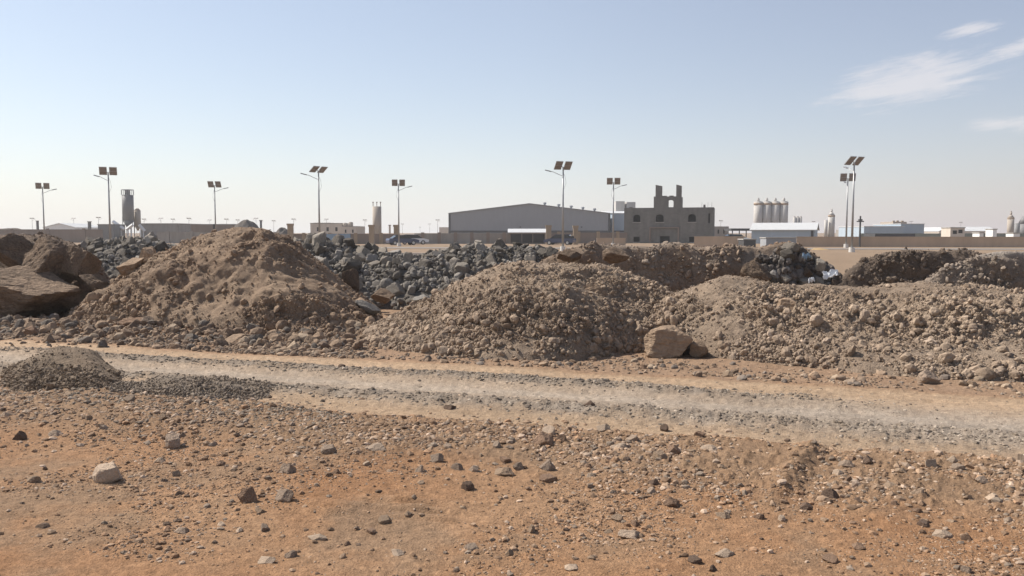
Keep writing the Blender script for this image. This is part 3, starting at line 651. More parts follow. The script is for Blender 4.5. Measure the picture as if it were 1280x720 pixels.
for a in [
    (128, 600, 36, 26, 'pale', 'largest pale flat topped stone lying alone on the orange sand', 0),
    (309, 630, 28, 24, 'brown', 'round reddish brown stone, one of two of like size side by side on the sand', 1),
    (354, 629, 27, 18, 'grey', 'knobbly grey stone beside the round reddish brown one', 2),
    (38, 600, 17, 9, 'tan', 'small flat tan stone left of the largest pale stone', 3),
    (212, 556, 26, 22, 'grey', 'grey humped stone on the stony verge below the gravel spread', 4),
    (22, 548, 17, 14, 'dark', 'dark lump of stone on the verge at the picture edge', 5),
    (66, 543, 16, 9, 'pale', 'pale wedge of stone on the verge below the small gravel heap', 6),
    (4, 527, 12, 9, 'pale', 'bright pale stone touching the picture edge below the small gravel heap', 6),
    (198, 573, 16, 8, 'pale', 'small pale stone on the sand below the grey humped stone', 7),
    (275, 581, 11, 8, 'brown', 'small dark red stone on the sand above the round reddish brown stone', 8),
    (160, 510, 14, 12, 'grey', 'grey stone at the foot of the low gravel spread', 9),
    (358, 593, 20, 14, 'grey', 'light grey stone above the knobbly grey one', 10),
    (420, 594, 13, 9, 'brown', 'dark brown angular stone alone on clean sand', 11),
    (409, 570, 22, 11, 'grey', 'pair like grey stone on the verge edge', 0),
    (471, 568, 26, 9, 'pale', 'long flat pale stone on the stony verge', 1),
    (546, 581, 17, 12, 'grey', 'grey stone of a close pair at the verge edge', 2),
    (524, 593, 12, 11, 'pale', 'small pinkish stone below a close pair of grey stones', 3),
    (584, 613, 18, 13, 'dark', 'dark peaked stone on the orange sand near the middle', 4),
    (592, 592, 14, 9, 'pale', 'pale stone of a loose group of four near the middle', 5),
    (571, 590, 16, 10, 'grey', 'grey stone of a loose group of four near the middle', 6),
    (630, 595, 26, 12, 'tan', 'tan two part stone ending a loose group near the middle', 7),
    (680, 560, 28, 20, 'brown', 'dark broken stone of a tight cluster on the verge edge', 8),
    (686, 549, 17, 12, 'pale', 'pale stone perched behind the dark broken stone', 9),
    (703, 556, 14, 12, 'brown', 'pointed brown stone close beside the dark broken stone', 10),
    (684, 590, 22, 16, 'grey', 'grey brown angular stone below the tight cluster', 11),
    (686, 602, 24, 9, 'brown', 'flat reddish brown stone just below the grey brown angular one', 0),
    (649, 589, 16, 12, 'grey', 'grey stone beside the tan two part stone', 1),
    (755, 545, 18, 10, 'pale', 'pale flat stone among chips on the verge', 2),
    (774, 565, 22, 9, 'pale', 'pale wedge lying flat on the stony verge', 3),
    (825, 580, 20, 13, 'tan', 'tan rounded stone leaning on a reddish slab', 4),
    (843, 573, 22, 14, 'brown', 'reddish slab tilted against the tan rounded stone', 5),
    (888, 571, 22, 8, 'pale', 'whitish flat stone on the verge beside the reddish slab', 6),
    (818, 609, 14, 9, 'dark', 'dark purple stone below the reddish slab', 7),
    (841, 633, 22, 14, 'brown', 'broken brown stone with chips around it on the sand', 8),
    (772, 648, 16, 9, 'tan', 'small tan peaked stone on the open sand', 9),
    (788, 671, 30, 11, 'pale', 'pale flat stone with a small heap of grit behind it', 10),
    (907, 696, 28, 10, 'pale', 'pale pointed stone near the bottom of the picture with a dark chip', 11),
    (870, 704, 18, 9, 'dark', 'dark flat stone beside the pale pointed one', 0),
    (892, 715, 13, 9, 'dark', 'dark rounded stone at the bottom edge below the pale pointed one', 1),
    (905, 646, 18, 8, 'tan', 'flat tan stone on open sand, first of two in a line', 2),
    (950, 646, 14, 8, 'brown', 'dark peaked stone on open sand, second of two in a line', 3),
    (978, 648, 10, 9, 'pale', 'small upright pale stone at the end of the sand', 4),
    (1010, 635, 19, 10, 'dark', 'dark low stone at the mouth of the wheel gully', 5),
    (1040, 626, 22, 15, 'dark', 'dark clump of stone in the wheel gully', 6),
    (1060, 589, 20, 11, 'grey', 'grey stone at the head of the wheel gully', 7),
    (1087, 588, 14, 13, 'dark', 'dark block on the ridge of the wheel gully', 8),
    (1121, 565, 10, 10, 'pale', 'small pointed cream stone standing on the track edge', 9),
    (1166, 594, 20, 13, 'pale', 'cream block standing out of the chips by the track', 10),
    (1192, 590, 14, 11, 'pale', 'white chip stone beside the cream block', 11),
    (1200, 598, 16, 9, 'grey', 'grey chip stone below the white one', 0),
    (1230, 612, 18, 10, 'grey', 'rounded grey stone on the chip covered bank', 1),
    (1272, 587, 26, 9, 'tan', 'long tan stone on the chip covered bank at the picture edge', 2),
    (1150, 624, 20, 11, 'tan', 'tan stone standing on the lip of a small sand ledge', 3),
    (1156, 658, 16, 8, 'dark', 'dark flat stone on sand beside a small ledge', 4),
    (1182, 670, 28, 9, 'pale', 'long pale flat stone on sand with chips below', 5),
    (1211, 673, 16, 9, 'brown', 'brown stone just beyond the long pale flat one', 6),
    (1262, 656, 12, 9, 'pale', 'cream cube like stone among dark chips', 7),
    (1076, 686, 18, 9, 'brown', 'brown peaked stone on open sand below the gully', 8),
    (1040, 702, 20, 9, 'brown', 'brown flat stone with grit near the bottom of the picture', 9),
    (1210, 715, 14, 10, 'grey', 'grey stone on the bottom edge', 10),
    (395, 675, 28, 7, 'pale', 'thin pale flat stone half buried in sand', 11),
    (480, 652, 18, 9, 'tan', 'tan domed stone at the end of the tyre ripples', 0),
    (434, 682, 10, 6, 'brown', 'little brown chip beside the thin pale flat stone', 1),
    (332, 707, 24, 9, 'pale', 'pale oval stone near the bottom edge', 2),
    (362, 699, 16, 11, 'grey', 'grey rugged stone next to the pale oval one', 3),
    (588, 690, 20, 7, 'grey', 'flat grey stone alone on smooth sand', 4),
    (637, 697, 12, 10, 'tan', 'tan nub of stone beside the flat grey one', 5),
    (50, 659, 18, 6, 'dark', 'thin dark stone pressed into the sand', 6),
    (225, 666, 20, 8, 'grey', 'grey sliver of stone curved like a shell', 7),
    (715, 714, 20, 7, 'pale', 'pale sliver at the bottom edge', 8),
    (831, 540, 11, 11, 'dark', 'lone black stone on the pale track', 9),
    (562, 512, 16, 7, 'dark', 'dark flat clod on the lower gravel ridge', 10),
    (737, 513, 15, 8, 'dark', 'dark clod standing up from the lower gravel ridge', 11),
    (427, 463, 10, 6, 'dark', 'dark clod on the upper gravel ridge', 0),
    (870, 471, 10, 7, 'pale', 'white pebble stone on the sandy verge below the large smooth boulder', 1),
    (911, 470, 14, 8, 'tan', 'tan pebble stone on the sandy verge near the white one', 2),
    (1065, 479, 16, 5, 'pale', 'flat pale stone on the sand below the wide clod pile', 3),
]:
    stone(a[0], a[1], a[2], a[3], a[4], a[5], None, a[6])

gs = np.random.default_rng(88)
ZN = [('small stone among many on the stony verge beside the track', 'stones on the stony verge', 110, (5.95, 7.35)),
      ('small stone scattered on the open orange sand', 'stones on the open sand', 75, (4.1, 5.9)),
      ('small stone on the gritty verge between the track and the earth piles', 'stones on the far verge', 30, (10.5, 12.2))]
for lab, grp, n, (t0, t1) in ZN:
    k = 0
    for _ in range(n * 12):
        if k >= n: break
        t = gs.uniform(t0, t1); px = gs.uniform(5, 1275)
        uu = (px - 640) / FPX; y = t / (1 + SL * uu); x = uu * y
        if y < 4.3 or y > 14: continue
        W = (0.035 + 0.07 * gs.random() ** 2.5) * (0.75 if t0 < 5 else 1)
        if any((x - q[0]) ** 2 + (y - q[1]) ** 2 < (W + q[2]) ** 2 * 0.4 for q in taken): continue
        if t0 > 10 and y > 10.6 + (0 if px > 450 else 2.5): continue
        z = float(ground_z(x, y)[0]); h = W * gs.uniform(0.4, 0.8)
        mt = ['pale', 'tan', 'brown', 'grey', 'dark'][gs.choice(5, p=[0.16, 0.32, 0.24, 0.2, 0.08])]
        o = put_rock('stone', STONES[gs.integers(0, 12)], (x, y, z + h * 0.18), (W / 2, W / 2 * gs.uniform(0.6, 1), h / 2 * 1.2), (gs.normal(0, 0.15), gs.normal(0, 0.15), gs.uniform(0, 6.28)), M['st_' + mt])
        tag(o, lab, 'stone', grp); taken.append((x, y, W)); k += 1

# pebbles, grit and chips that nobody could count
def pebble_field(name, label, cat, n, tfun, size, power, palette, probs, sub, dens=None, pxr=(-420, 1700), seed=1, ymax=14.5):
    g_ = np.random.default_rng(seed)
    if pxr[0] < -400: n = int(n * 1.45)
    t = tfun(g_, n * 3); px = g_.uniform(*pxr, n * 3); uu = (px - 640) / FPX
    y = t / (1 + SL * uu); x = uu * y
    ok = (y > 3.7) & (y < ymax)
    if dens is not None:
        ok &= g_.random(n * 3) < dens(x, y)
    x, y = x[ok][:n], y[ok][:n]
    n = len(x)
    s = size[0] * (1 - g_.random(n) * (1 - (size[0] / size[1]) ** power)) ** (-1 / power)
    z = relief(x, y) + 0.5 * fine_relief(x, y) + s * 0.12
    ci = g_.choice(len(palette), n, p=probs)
    cols = np.array(palette)[ci] * g_.uniform(0.75, 1.25, (n, 1))
    o = link(name, scatter_mesh(name, np.stack([x, y, z], -1), s, cols, sub, 12, g_), M['pebble'])
    return tag(o, label, cat, None, 'stuff')

PAL = [(0.52, 0.40, 0.30), (0.40, 0.285, 0.195), (0.26, 0.175, 0.115), (0.30, 0.24, 0.185), (0.17, 0.122, 0.088), (0.41, 0.262, 0.162)]
pebble_field('pebbles', 'dense pebbles and chips along the stony verge', 'pebbles', 16000, lambda g_, n: g_.normal(6.65, 0.45, n), (0.0075, 0.04), 2.1, PAL, [0.17, 0.30, 0.22, 0.15, 0.05, 0.11], 1, dens=lambda x, y: np.clip(0.5 + 1.3 * fbm(x, y, 1.2, 3, 31), 0.04, 1), seed=11)
pebble_field('pebbles', 'sparse pebbles and crumbs over the open sand', 'pebbles', 22000, lambda g_, n: g_.uniform(3.6, 6.1, n), (0.0040, 0.026), 2.2, PAL, [0.09, 0.23, 0.30, 0.08, 0.06, 0.24], 1, dens=lambda x, y: np.clip(0.34 + 1.4 * fbm(x, y, 0.9, 4, 32), 0.05, 1), seed=12)
GP = [(0.26, 0.215, 0.168), (0.35, 0.295, 0.232), (0.47, 0.40, 0.32), (0.17, 0.14, 0.112)]
pebble_field('gravel', 'grey gravel of the lower ridge along the track', 'gravel', 6000, lambda g_, n: g_.normal(8.22, 0.17, n), (0.008, 0.03), 2.2, GP, [0.42, 0.3, 0.13, 0.15], 1, seed=13)
pebble_field('gravel', 'grey gravel of the upper ridge along the track', 'gravel', 4200, lambda g_, n: g_.normal(9.58, 0.13, n), (0.009, 0.032), 2.2, GP, [0.45, 0.3, 0.1, 0.15], 1, dens=lambda x, y: 1 - smooth(1.5, 4.5, x), seed=14)
pebble_field('gravel', 'thin scatter of grey chips over the pale track', 'gravel', 3500, lambda g_, n: g_.uniform(7.5, 10.3, n), (0.005, 0.018), 2.4, GP, [0.3, 0.35, 0.25, 0.1], 1, seed=15)
pebble_field('rubble', 'loose crumbs and clods on the verge at the foot of the piles', 'rubble', 5200, lambda g_, n: 10.55 + np.abs(g_.normal(0, 0.9, n)), (0.012, 0.07), 1.8, [(0.34, 0.25, 0.175), (0.27, 0.20, 0.145), (0.42, 0.33, 0.24), (0.24, 0.2, 0.165)], [0.4, 0.3, 0.15, 0.15], 2, dens=lambda x, y: np.clip(0.5 + fbm(x, y, 1.0, 3, 33), 0.05, 1) * np.where(x < -1.5, 1.0, 0.35), seed=16)

# the gritty strip at the foot of the tallest pile
def strip_debris():
    g_ = np.random.default_rng(19); n = 2600
    px = g_.uniform(-60, 480, n); py = 404 + g_.normal(8, 8, n) + interp([(-60, -4), (0, -2), (200, 8), (480, 12)], px)
    x, y = on_ground(px, np.clip(py, 392, 436)); s = 0.022 * (1 - g_.random(n) * 0.985) ** (-1 / 1.9); s = np.clip(s, 0.022, 0.13)
    z = relief(x, y) + s * 0.15 + 0.05 * gauss(py, 410, 9)
    pal = np.array([(0.34, 0.25, 0.175), (0.25, 0.185, 0.135), (0.42, 0.33, 0.24), (0.22, 0.19, 0.16)])
    c = pal[g_.choice(4, n, p=[0.4, 0.35, 0.1, 0.15])] * g_.uniform(0.8, 1.2, (n, 1))
    tag(link('rubble', scatter_mesh('rubble', np.stack([x, y, z], -1), s, c, 2, 14, g_, flat=False, squash=(0.5, 0.9), planes=11, bump=0.09), M['clod']), 'rough clods strewn along the foot of the tallest pile', 'rubble', None, 'stuff')
strip_debris()

pebble_field('gravel', 'gravel spilled round the small grey heaps', 'gravel', 5200, lambda g_, n: g_.normal(7.08, 0.3, n), (0.006, 0.03), 2.2, GP, [0.5, 0.3, 0.08, 0.12], 1, pxr=(-60, 430), seed=17)

# white plastic sheets and rubbish on the dark rubble
def sheet(px, py, Y, w, h, seed, label, mat='plastic_white'):
    g_ = np.random.default_rng(seed); n = 14
    X, Z = at_depth(px, py, Y); a, b = np.meshgrid(np.linspace(-1, 1, n), np.linspace(-1, 1, n))
    wob = 1 + 0.3 * fbm(a, b, 1.5, 2, seed)
    x = X + a * w / 2 * wob; y = Y - 0.1 + b * h * 0.45; z = Z + b * h * 0.5 * wob + 0.09 * fbm(a, b, 2.2, 3, seed + 1)
    v = np.stack([x, y, z], -1).reshape(-1, 3); v2 = v + np.array([0.0, 0.012, -0.01])
    Ff = grid_faces(n, n); m = n * n
    idx = np.arange(m).reshape(n, n); loop = np.concatenate([idx[0, :-1], idx[:-1, -1], idx[-1, :0:-1], idx[:0:-1, 0]])
    side = np.stack([loop, np.roll(loop, -1), np.roll(loop, -1) + m, loop + m], -1)
    return tag(link('plastic_sheet', np_mesh('plastic_sheet', np.concatenate([v, v2]), np.concatenate([Ff, Ff[:, ::-1] + m, side])), M[mat]), label, 'plastic sheet')
sheet(1036, 342, 16.0, 0.30, 0.11, 5, 'crumpled white plastic sheet on the dark rubbish heap')
sheet(1012, 349, 15.9, 0.11, 0.05, 6, 'small scrap of white plastic below the crumpled sheet')
sheet(1006, 320, 16.6, 0.16, 0.06, 7, 'small pale blue scrap high on the dark rubbish heap', 'blue')

# ------------------------------------------------------------------ street lamps with solar panels
def make_lamp(label, X, Y, height, panel_rot, arm_dir, group, tilt=50, box=False):
    r_ = thing('solar_street_lamp', label, 'street lamp', (X, Y, 0), 0, group)
    MB().cyl(0, 0, 0.28, 0.26, -0.1, 0.45, 12).build('footing', M['pole_white'], r_)
    MB().cyl(0, 0, 0.115, 0.06, 0.45, height - 0.45, 12).build('pole', M['pole'], r_, True)
    if box:
        MB().box(-0.27, -0.10, -0.2, 0.2, 1.3, 3.0).build('battery_box', M['metal_dark'], r_)
    # U-shaped carrier and two panels, tilted to the sun
    Rm = Matrix.Rotation(panel_rot, 3, 'Z') @ Matrix.Rotation(R(-tilt), 3, 'X')
    top = Vector((0, 0, height - 0.1))
    br = MB(); br.tube([(0, 0, height - 0.6), (0, 0, height - 0.25)], 0.075, 8)
    for sx in (-1, 1):
        br.tube([(0, 0, height - 0.32), tuple(top + Rm @ Vector((sx * 0.2, 0, -0.02))), tuple(top + Rm @ Vector((sx * 0.42, 0, -0.05)))], 0.035, 6)
    br.build('bracket', M['pole'], r_)
    for sx in (-1, 1):
        pn = MB().rbox(top + Rm @ Vector((sx * 0.49, 0, 0)), (0.36, 0.50, 0.02), Rm).build('solar_panel', M['panel_back'], r_)
        fr = MB()
        for ox in (-0.355, 0.355):
            fr.rbox(top + Rm @ Vector((sx * 0.49 + ox, 0, 0.0)), (0.02, 0.52, 0.032), Rm)
        for oy in (-0.5, 0.0, 0.5):
            fr.rbox(top + Rm @ Vector((sx * 0.49, oy, -0.002)), (0.334, 0.02, 0.030), Rm)
        fr.build('panel_frame', M['pole'], pn)
        MB().rbox(top + Rm @ Vector((sx * 0.49, 0, 0.028)), (0.33, 0.47, 0.005), Rm).build('solar_cells', M['panel_cell'], pn)
    d = Vector((math.cos(arm_dir), math.sin(arm_dir), 0))
    z0 = height - 1.15
    MB().tube([(0, 0, z0), tuple(d * 0.4 + Vector((0, 0, z0 + 0.16))), tuple(d * 0.95 + Vector((0, 0, z0 + 0.42))), tuple(d * 1.25 + Vector((0, 0, z0 + 0.5)))], 0.03, 6).build('lamp_arm', M['pole'], r_)
    Ra = Matrix.Rotation(arm_dir, 3, 'Z') @ Matrix.Rotation(R(-14), 3, 'Y')
    MB().rbox(d * 1.5 + Vector((0, 0, z0 + 0.55)), (0.32, 0.11, 0.045), Ra).build('lamp_head', M['lamp_head'], r_)
    MB().tube([(-d.x * 0.06, 0, z0 - 1.3), (-d.x * 0.3, 0.02, z0 - 0.7), (-d.x * 0.22, 0.02, z0 - 0.1), (0, 0, z0 + 0.4)], 0.012, 5).build('cable', M['metal_dark'], r_)
    return r_

GN, GF = 'solar lamps of the nearer row', 'solar lamps of the farther row'
def lamp_at(px, pytop, Y, label, prot, arm, group, tilt=50, box=False):
    X, Z = at_depth(px, pytop, Y)
    make_lamp(label, float(X), Y, float(Z) - 0.05, prot, arm, group, tilt, box)
lamp_at(135, 212, 87, 'tall twin panel solar lamp whose arm reaches out before the dark grey silo', R(24), R(165), GN)
lamp_at(398, 210, 84, 'solar lamp with its panels turned nearly edge on, above the pale blue sheet fence', R(48), R(190), GN, 32)
lamp_at(704, 205, 80, 'tall twin panel solar lamp in front of the big gabled warehouse', R(18), R(170), GN, 46)
lamp_at(1068, 199, 74.5, 'tallest solar lamp of two standing close together before the tan wall', R(24), R(95), GN, 42)
lamp_at(53, 231, 114, 'twin panel solar lamp rising behind the slab bank', R(28), R(12), GF)
lamp_at(268, 229, 111, 'solar lamp with a thick box low on its pole, behind the tallest pile', R(8), R(20), GF, 50, True)
lamp_at(498, 227, 107, 'twin panel solar lamp standing at the tan gate pillars', R(8), R(12), GF)
lamp_at(767, 225, 104, 'twin panel solar lamp close beside the unfinished house', R(-6), R(15), GF)
lamp_at(1060, 220, 97, 'shorter solar lamp of two standing close together before the tan wall', R(-17), R(80), GF, 60)

fl = MB(); fl.cyl(0, 0, 0.12, 0.07, 0, 9, 6)
for sx in (-1, 1):
    fl.rbox((sx * 0.62, 0, 9.05), (0.5, 0.42, 0.03), Matrix.Rotation(R(-30), 3, 'X'))
fl.tube([(0, 0, 8.0), (1.6, 0, 8.5)], 0.05, 5)
far0 = None
for px, py, sgn in [(40, 273, 1), (92, 273, -1), (123, 272, 1), (180, 274, 1), (201, 273, -1), (216, 274, 1), (236, 273, 1), (262, 275, -1), (283, 274, 1), (297, 275, 1), (320, 273, -1), (326, 276, 1), (342, 276, 1),
                    (367, 274, 1), (408, 274, -1), (456, 275, 1), (503, 280, 1), (525, 284, 1), (537, 280, -1), (547, 275, 1), (901, 276, 1), (1017, 277, 1), (1139, 277, -1), (1201, 278, 1), (1173, 284, 1), (1209, 285, -1)]:
    Y = 7250 / (HOR - py)
    X, Z = at_depth(px, py, Y)
    if far0 is None:
        far0 = fl.build('distant_street_lamp', M['panel_back']); o = far0
    else:
        o = far0.copy(); COL.objects.link(o)
    o.location = (float(X), Y, 0); o.rotation_euler = (0, 0, 0 if sgn > 0 else math.pi)
    tag(o, 'tiny street lamp far off on the skyline among many like it', 'street lamp', 'distant street lamps along the skyline')

# ------------------------------------------------------------------ buildings
def place(px0, px1, Y, rz=0.0):
    """centre x, width of a front that spans two pixel columns at distance Y"""
    x0, _ = at_depth(px0, 290, Y); x1, _ = at_depth(px1, 290, Y)
    return float((x0 + x1) / 2), float(x1 - x0) / math.cos(rz)

def zat(py, Y):
    return float(at_depth(640, py, Y)[1])

def facade(mb, x0, x1, z0, z1, y0, y1, ops):
    """a wall with real openings; ops: (x0, x1, z0, z1, arched)"""
    xs = sorted({x0, x1, *[o[0] for o in ops], *[o[1] for o in ops]})
    for a, b in zip(xs[:-1], xs[1:]):
        col = sorted([o for o in ops if o[0] <= a + 1e-6 and o[1] >= b - 1e-6], key=lambda o: o[2])
        z = z0
        for o in col:
            if o[2] > z: mb.box(a, b, y0, y1, z, o[2])
            z = o[3]
            if o[4]:
                r = (o[1] - o[0]) / 2; cx = (o[0] + o[1]) / 2; rise = min(r, o[3] - o[2]) * 0.7; zs = o[3] - rise
                n = 8; pts = [(cx - r * math.cos(math.pi * i / n), zs + rise * math.sin(math.pi * i / n)) for i in range(n + 1)]
                for p, q in zip(pts[:-1], pts[1:]):
                    mb.prism_y([(p[0], p[1]), (q[0], q[1]), (q[0], o[3]), (p[0], o[3])] if max(p[1], q[1]) < o[3] - 1e-4 else ([(p[0], p[1]), (q[0], q[1]), (p[0], o[3])] if q[1] > p[1] else [(p[0], p[1]), (q[0], q[1]), (q[0], o[3])]), y0, y1)
        if z < z1: mb.box(a, b, y0, y1, z, z1)
    return mb

def house():
    Y = 138; rz = R(-15); cx, W = place(782, 888.5, Y, rz)
    s = W / 106.5                                   # metres per picture column on the front
    h = thing('unfinished_house', 'unfinished grey concrete block house with arched windows and two roof horns', 'house', (cx, Y, 0), rz)
    X = lambda px: (px - 835.2) * s
    Z = lambda py: zat(py, Y)
    D = 9.0; top = Z(259.5)
    ops = [(X(793), X(801.5), Z(277.5), Z(268), True), (X(820.5), X(829.5), Z(277.5), Z(268), True), (X(858.5), X(867.5), Z(277.5), Z(268), True),
           (X(793.5), X(801), Z(302.5), Z(296), False), (X(860), X(867.5), Z(302.5), Z(296), False), (X(825.5), X(837), 0, Z(295.2), False), (X(882), X(884), Z(279), Z(267), False)]
    wl = MB(); facade(wl, -W / 2, W / 2, 0, top, 0, 0.3, ops)
    wl.box(-W / 2, -W / 2 + 0.3, 0.3, D, 0, top).box(W / 2 - 0.3, W / 2, 0.3, D, 0, top).box(-W / 2 + 0.3, W / 2 - 0.3, D - 0.3, D, 0, top)
    wl.build('wall', M['concrete_dark'], h)
    MB().box(-W / 2 + 0.3, W / 2 - 0.3, 0.3, D - 0.3, 3.0, 3.2).build('floor_slab', M['room_shade'], h)
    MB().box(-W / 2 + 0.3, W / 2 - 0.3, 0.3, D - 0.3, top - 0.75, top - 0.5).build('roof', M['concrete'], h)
    MB().box(-W / 2 + 0.3, W / 2 - 0.3, 2.2, 2.4, 0, top - 0.76).build('added_dark_backing', M['room_shade'], h)  # added near-black wall that keeps the window openings dark
    pt = MB(); pt.box(X(788), X(792), -0.04, 0.26, top, top + 0.14).box(X(876), X(878.5), 0.02, 0.5, top, top + 0.45)
    pt.build('parapet_block', M['concrete_dark'], h)
    for o in ops[:6]:
        if o[2] > 0: MB().box(o[0] - 0.1, o[1] + 0.1, -0.1, 0.02, o[2] - 0.12, o[2] - 0.003).build('sill', M['concrete'], h)
    pf = MB(); pf.box(X(812.8), X(814.3), -0.35, -0.003, 0, Z(285)).box(X(846.5), X(848), -0.35, -0.003, 0, Z(285)).box(X(812.8), X(848), -0.35, -0.003, Z(285) + 0.003, Z(283.8))
    pf.build('porch_frame', M['brown_wall'], h)
    # stair tower: see-through arched window, two pointed horns
    t0, t1, tz = X(817.5), X(850.5), Z(245.5)
    tw = MB(); facade(tw, t0, t1, top, tz, 0.02, 0.3, [(X(834.5), X(841), Z(259), Z(250), True)])
    facade(tw, t0, t1, top, tz, 3.6, 3.88, [(X(833.5), X(846), Z(260.5), Z(248.5), False)])
    tw.box(t0, t0 + 0.28, 0.3, 3.6, top, tz)
    tw.build('stair_tower', M['concrete_dark'], h)
    hr = MB()
    hr.prism_y([(X(819.5), tz), (X(827.5), tz), (X(827.5), Z(232.5)), (X(819.5), Z(230.8))], 0.02, 0.3)
    hr.prism_y([(X(844), tz), (X(850.5), tz), (X(850.5), Z(232.5)), (X(844), Z(230.8))], 0.02, 0.3)
    hr.box(X(827.6), X(833), 0.06, 0.28, tz, tz + 0.12).box(X(836), X(841), 0.06, 0.28, tz, tz + 0.14)
    hr.build('roof_horn', M['concrete_dark'], h)
    rb = MB()
    for px in (874, 881, 885.5):
        rb.tube([(X(px), 0.4, top - 0.3), (X(px) + 0.05, 0.4, top + 0.9)], 0.02, 5)
    rb.build('starter_bar', M['metal_dark'], h)
house()

def shed(name, label, cat, px0, px1, Y, pye, pyr, depth, rz, wall, roof, gable_front=False, trim=None, doors=(), group=None, vents=(), band=None, over=0.3):
    cx, W = place(px0, px1, Y, rz); ze, zr = zat(pye, Y), zat(pyr, Y + (0 if gable_front else depth / 2))
    b = thing(name, label, cat, (cx, Y, 0), rz, group); w2 = W / 2
    if gable_front:
        MB().prism_y([(-w2, 0), (w2, 0), (w2, ze), (0, zr), (-w2, ze)], 0, depth).build('wall', M[wall], b)
        rf = MB(); t = 0.18
        for sx in (-1, 1):
            rf.prism_y([(0, zr + 0.02), (sx * (w2 + over), ze - over * (zr - ze) / w2 + 0.02), (sx * (w2 + over), ze - over * (zr - ze) / w2 + t + 0.02), (0, zr + t + 0.02)], -over, depth + over)
        rf.build('roof', M[roof], b)
    else:
        MB().prism_x([(0, 0), (depth, 0), (depth, ze), (depth / 2, zr), (0, ze)], -w2, w2).build('wall', M[wall], b)
        rf = MB(); t = 0.12; d2 = depth / 2
        for y0_, sy in ((0, -1), (depth, 1)):
            rf.prism_x([(d2, zr + 0.02), (y0_ + sy * over, ze - over * (zr - ze) / d2 + 0.02), (y0_ + sy * over, ze - over * (zr - ze) / d2 + t + 0.02), (d2, zr + t + 0.02)], -w2 - over, w2 + over)
        rf.build('roof', M[roof], b)
    if trim:
        for sx in (-1, 1):
            MB().box(sx * w2 - 0.25, sx * w2 + 0.25, -0.12, 0.4, 0, ze - 0.05).build('corner_trim', M[trim], b)  # dark colour paints in the shade on the trims
    if band:
        MB().box(-w2 + 0.3, w2 - 0.3, -0.09, -0.004, zat(band[1], Y), zat(band[0], Y)).build('wall_band', M['metal_dark'] if len(band) < 3 else M[band[2]], b)
    for (dx0, dx1, dz0, dz1, dm, dn) in doors:
        MB().box(dx0, dx1, -0.06, -0.003, dz0, dz1).build(dn, M[dm], b)
    for vx in vents:
        u_ = (vx - (px0 + px1) / 2) / ((px1 - px0) / 2); zz_ = zr + (ze - zr) * abs(u_)
        v = MB(); v.cyl(u_ * w2, 6, 0.25, 0.25, zz_ - 0.2, zz_ + 0.7, 8).cyl(u_ * w2, 6, 0.45, 0.4, zz_ + 0.7, zz_ + 1.1, 8); v.build('roof_vent', M['metal_grey'], b)
    return b

shed('warehouse', 'big grey metal warehouse with a broad low gable and roof vents', 'warehouse', 562, 761.5, 200, 267, 255, 60, R(0), 'metal_grey', 'metal_grey', True, 'metal_dark', vents=(682, 700, 716, 731, 746), band=(288.2, 290.8),
     doors=[(-2.5, -2.1, zat(284.5, 200), zat(283.2, 200), 'metal_dark', 'wall_lamp'), (12.8, 13.2, zat(284.5, 200), zat(283.2, 200), 'metal_dark', 'wall_lamp')])
shed('warehouse', 'paler bluish warehouse joined to the end of the big gabled one, behind the house', 'warehouse', 765, 800, 205, 267, 264.5, 50, R(0), 'metal_blue', 'metal_white', False, band=(288.2, 290.5))
shed('shed', 'pale blue metal shed with a white pitched roof beside the pale silos', 'shed', 944, 1013, 132, 287.5, 279.5, 7, R(-24), 'metal_blue', 'metal_white', False, trim=None, doors=[(4.35, 4.75, 0, 2.2, 'metal_dark', 'door')])
shed('open_shed', 'small lean to shed with a bright white roof and open front painted as dark shade', 'shed', 637, 682, 128, 291, 287, 5, 0, 'brown_wall', 'metal_white', False, doors=[(-2.7, -1.0, 0.2, 1.6, 'room_shade', 'shade_panel'), (-0.85, 0.75, 0.2, 1.6, 'room_shade', 'shade_panel'), (0.9, 2.7, 0.2, 1.6, 'room_shade', 'shade_panel')])  # dark panels on the solid wall paint in the shade of open bays
shed('shed', 'round roofed white shed far off beyond the slab bank', 'shed', 55, 94, 300, 284.5, 279.5, 20, 0, 'white', 'metal_white', True)
shed('shed', 'low ridged far white shed farthest from the beige hut', 'shed', 1160, 1181, 330, 290, 285.5, 20, 0, 'cream', 'metal_white', True)
shed('shed', 'low ridged far white shed touching the square beige hut', 'shed', 1174, 1192, 320, 289, 284.5, 20, 0, 'cream', 'metal_white', True)
shed('shed', 'far long white roofed shed beside the square beige hut beyond the tan wall', 'shed', 1205, 1242, 300, 289, 284, 14, R(-12), 'cream', 'metal_white', False)

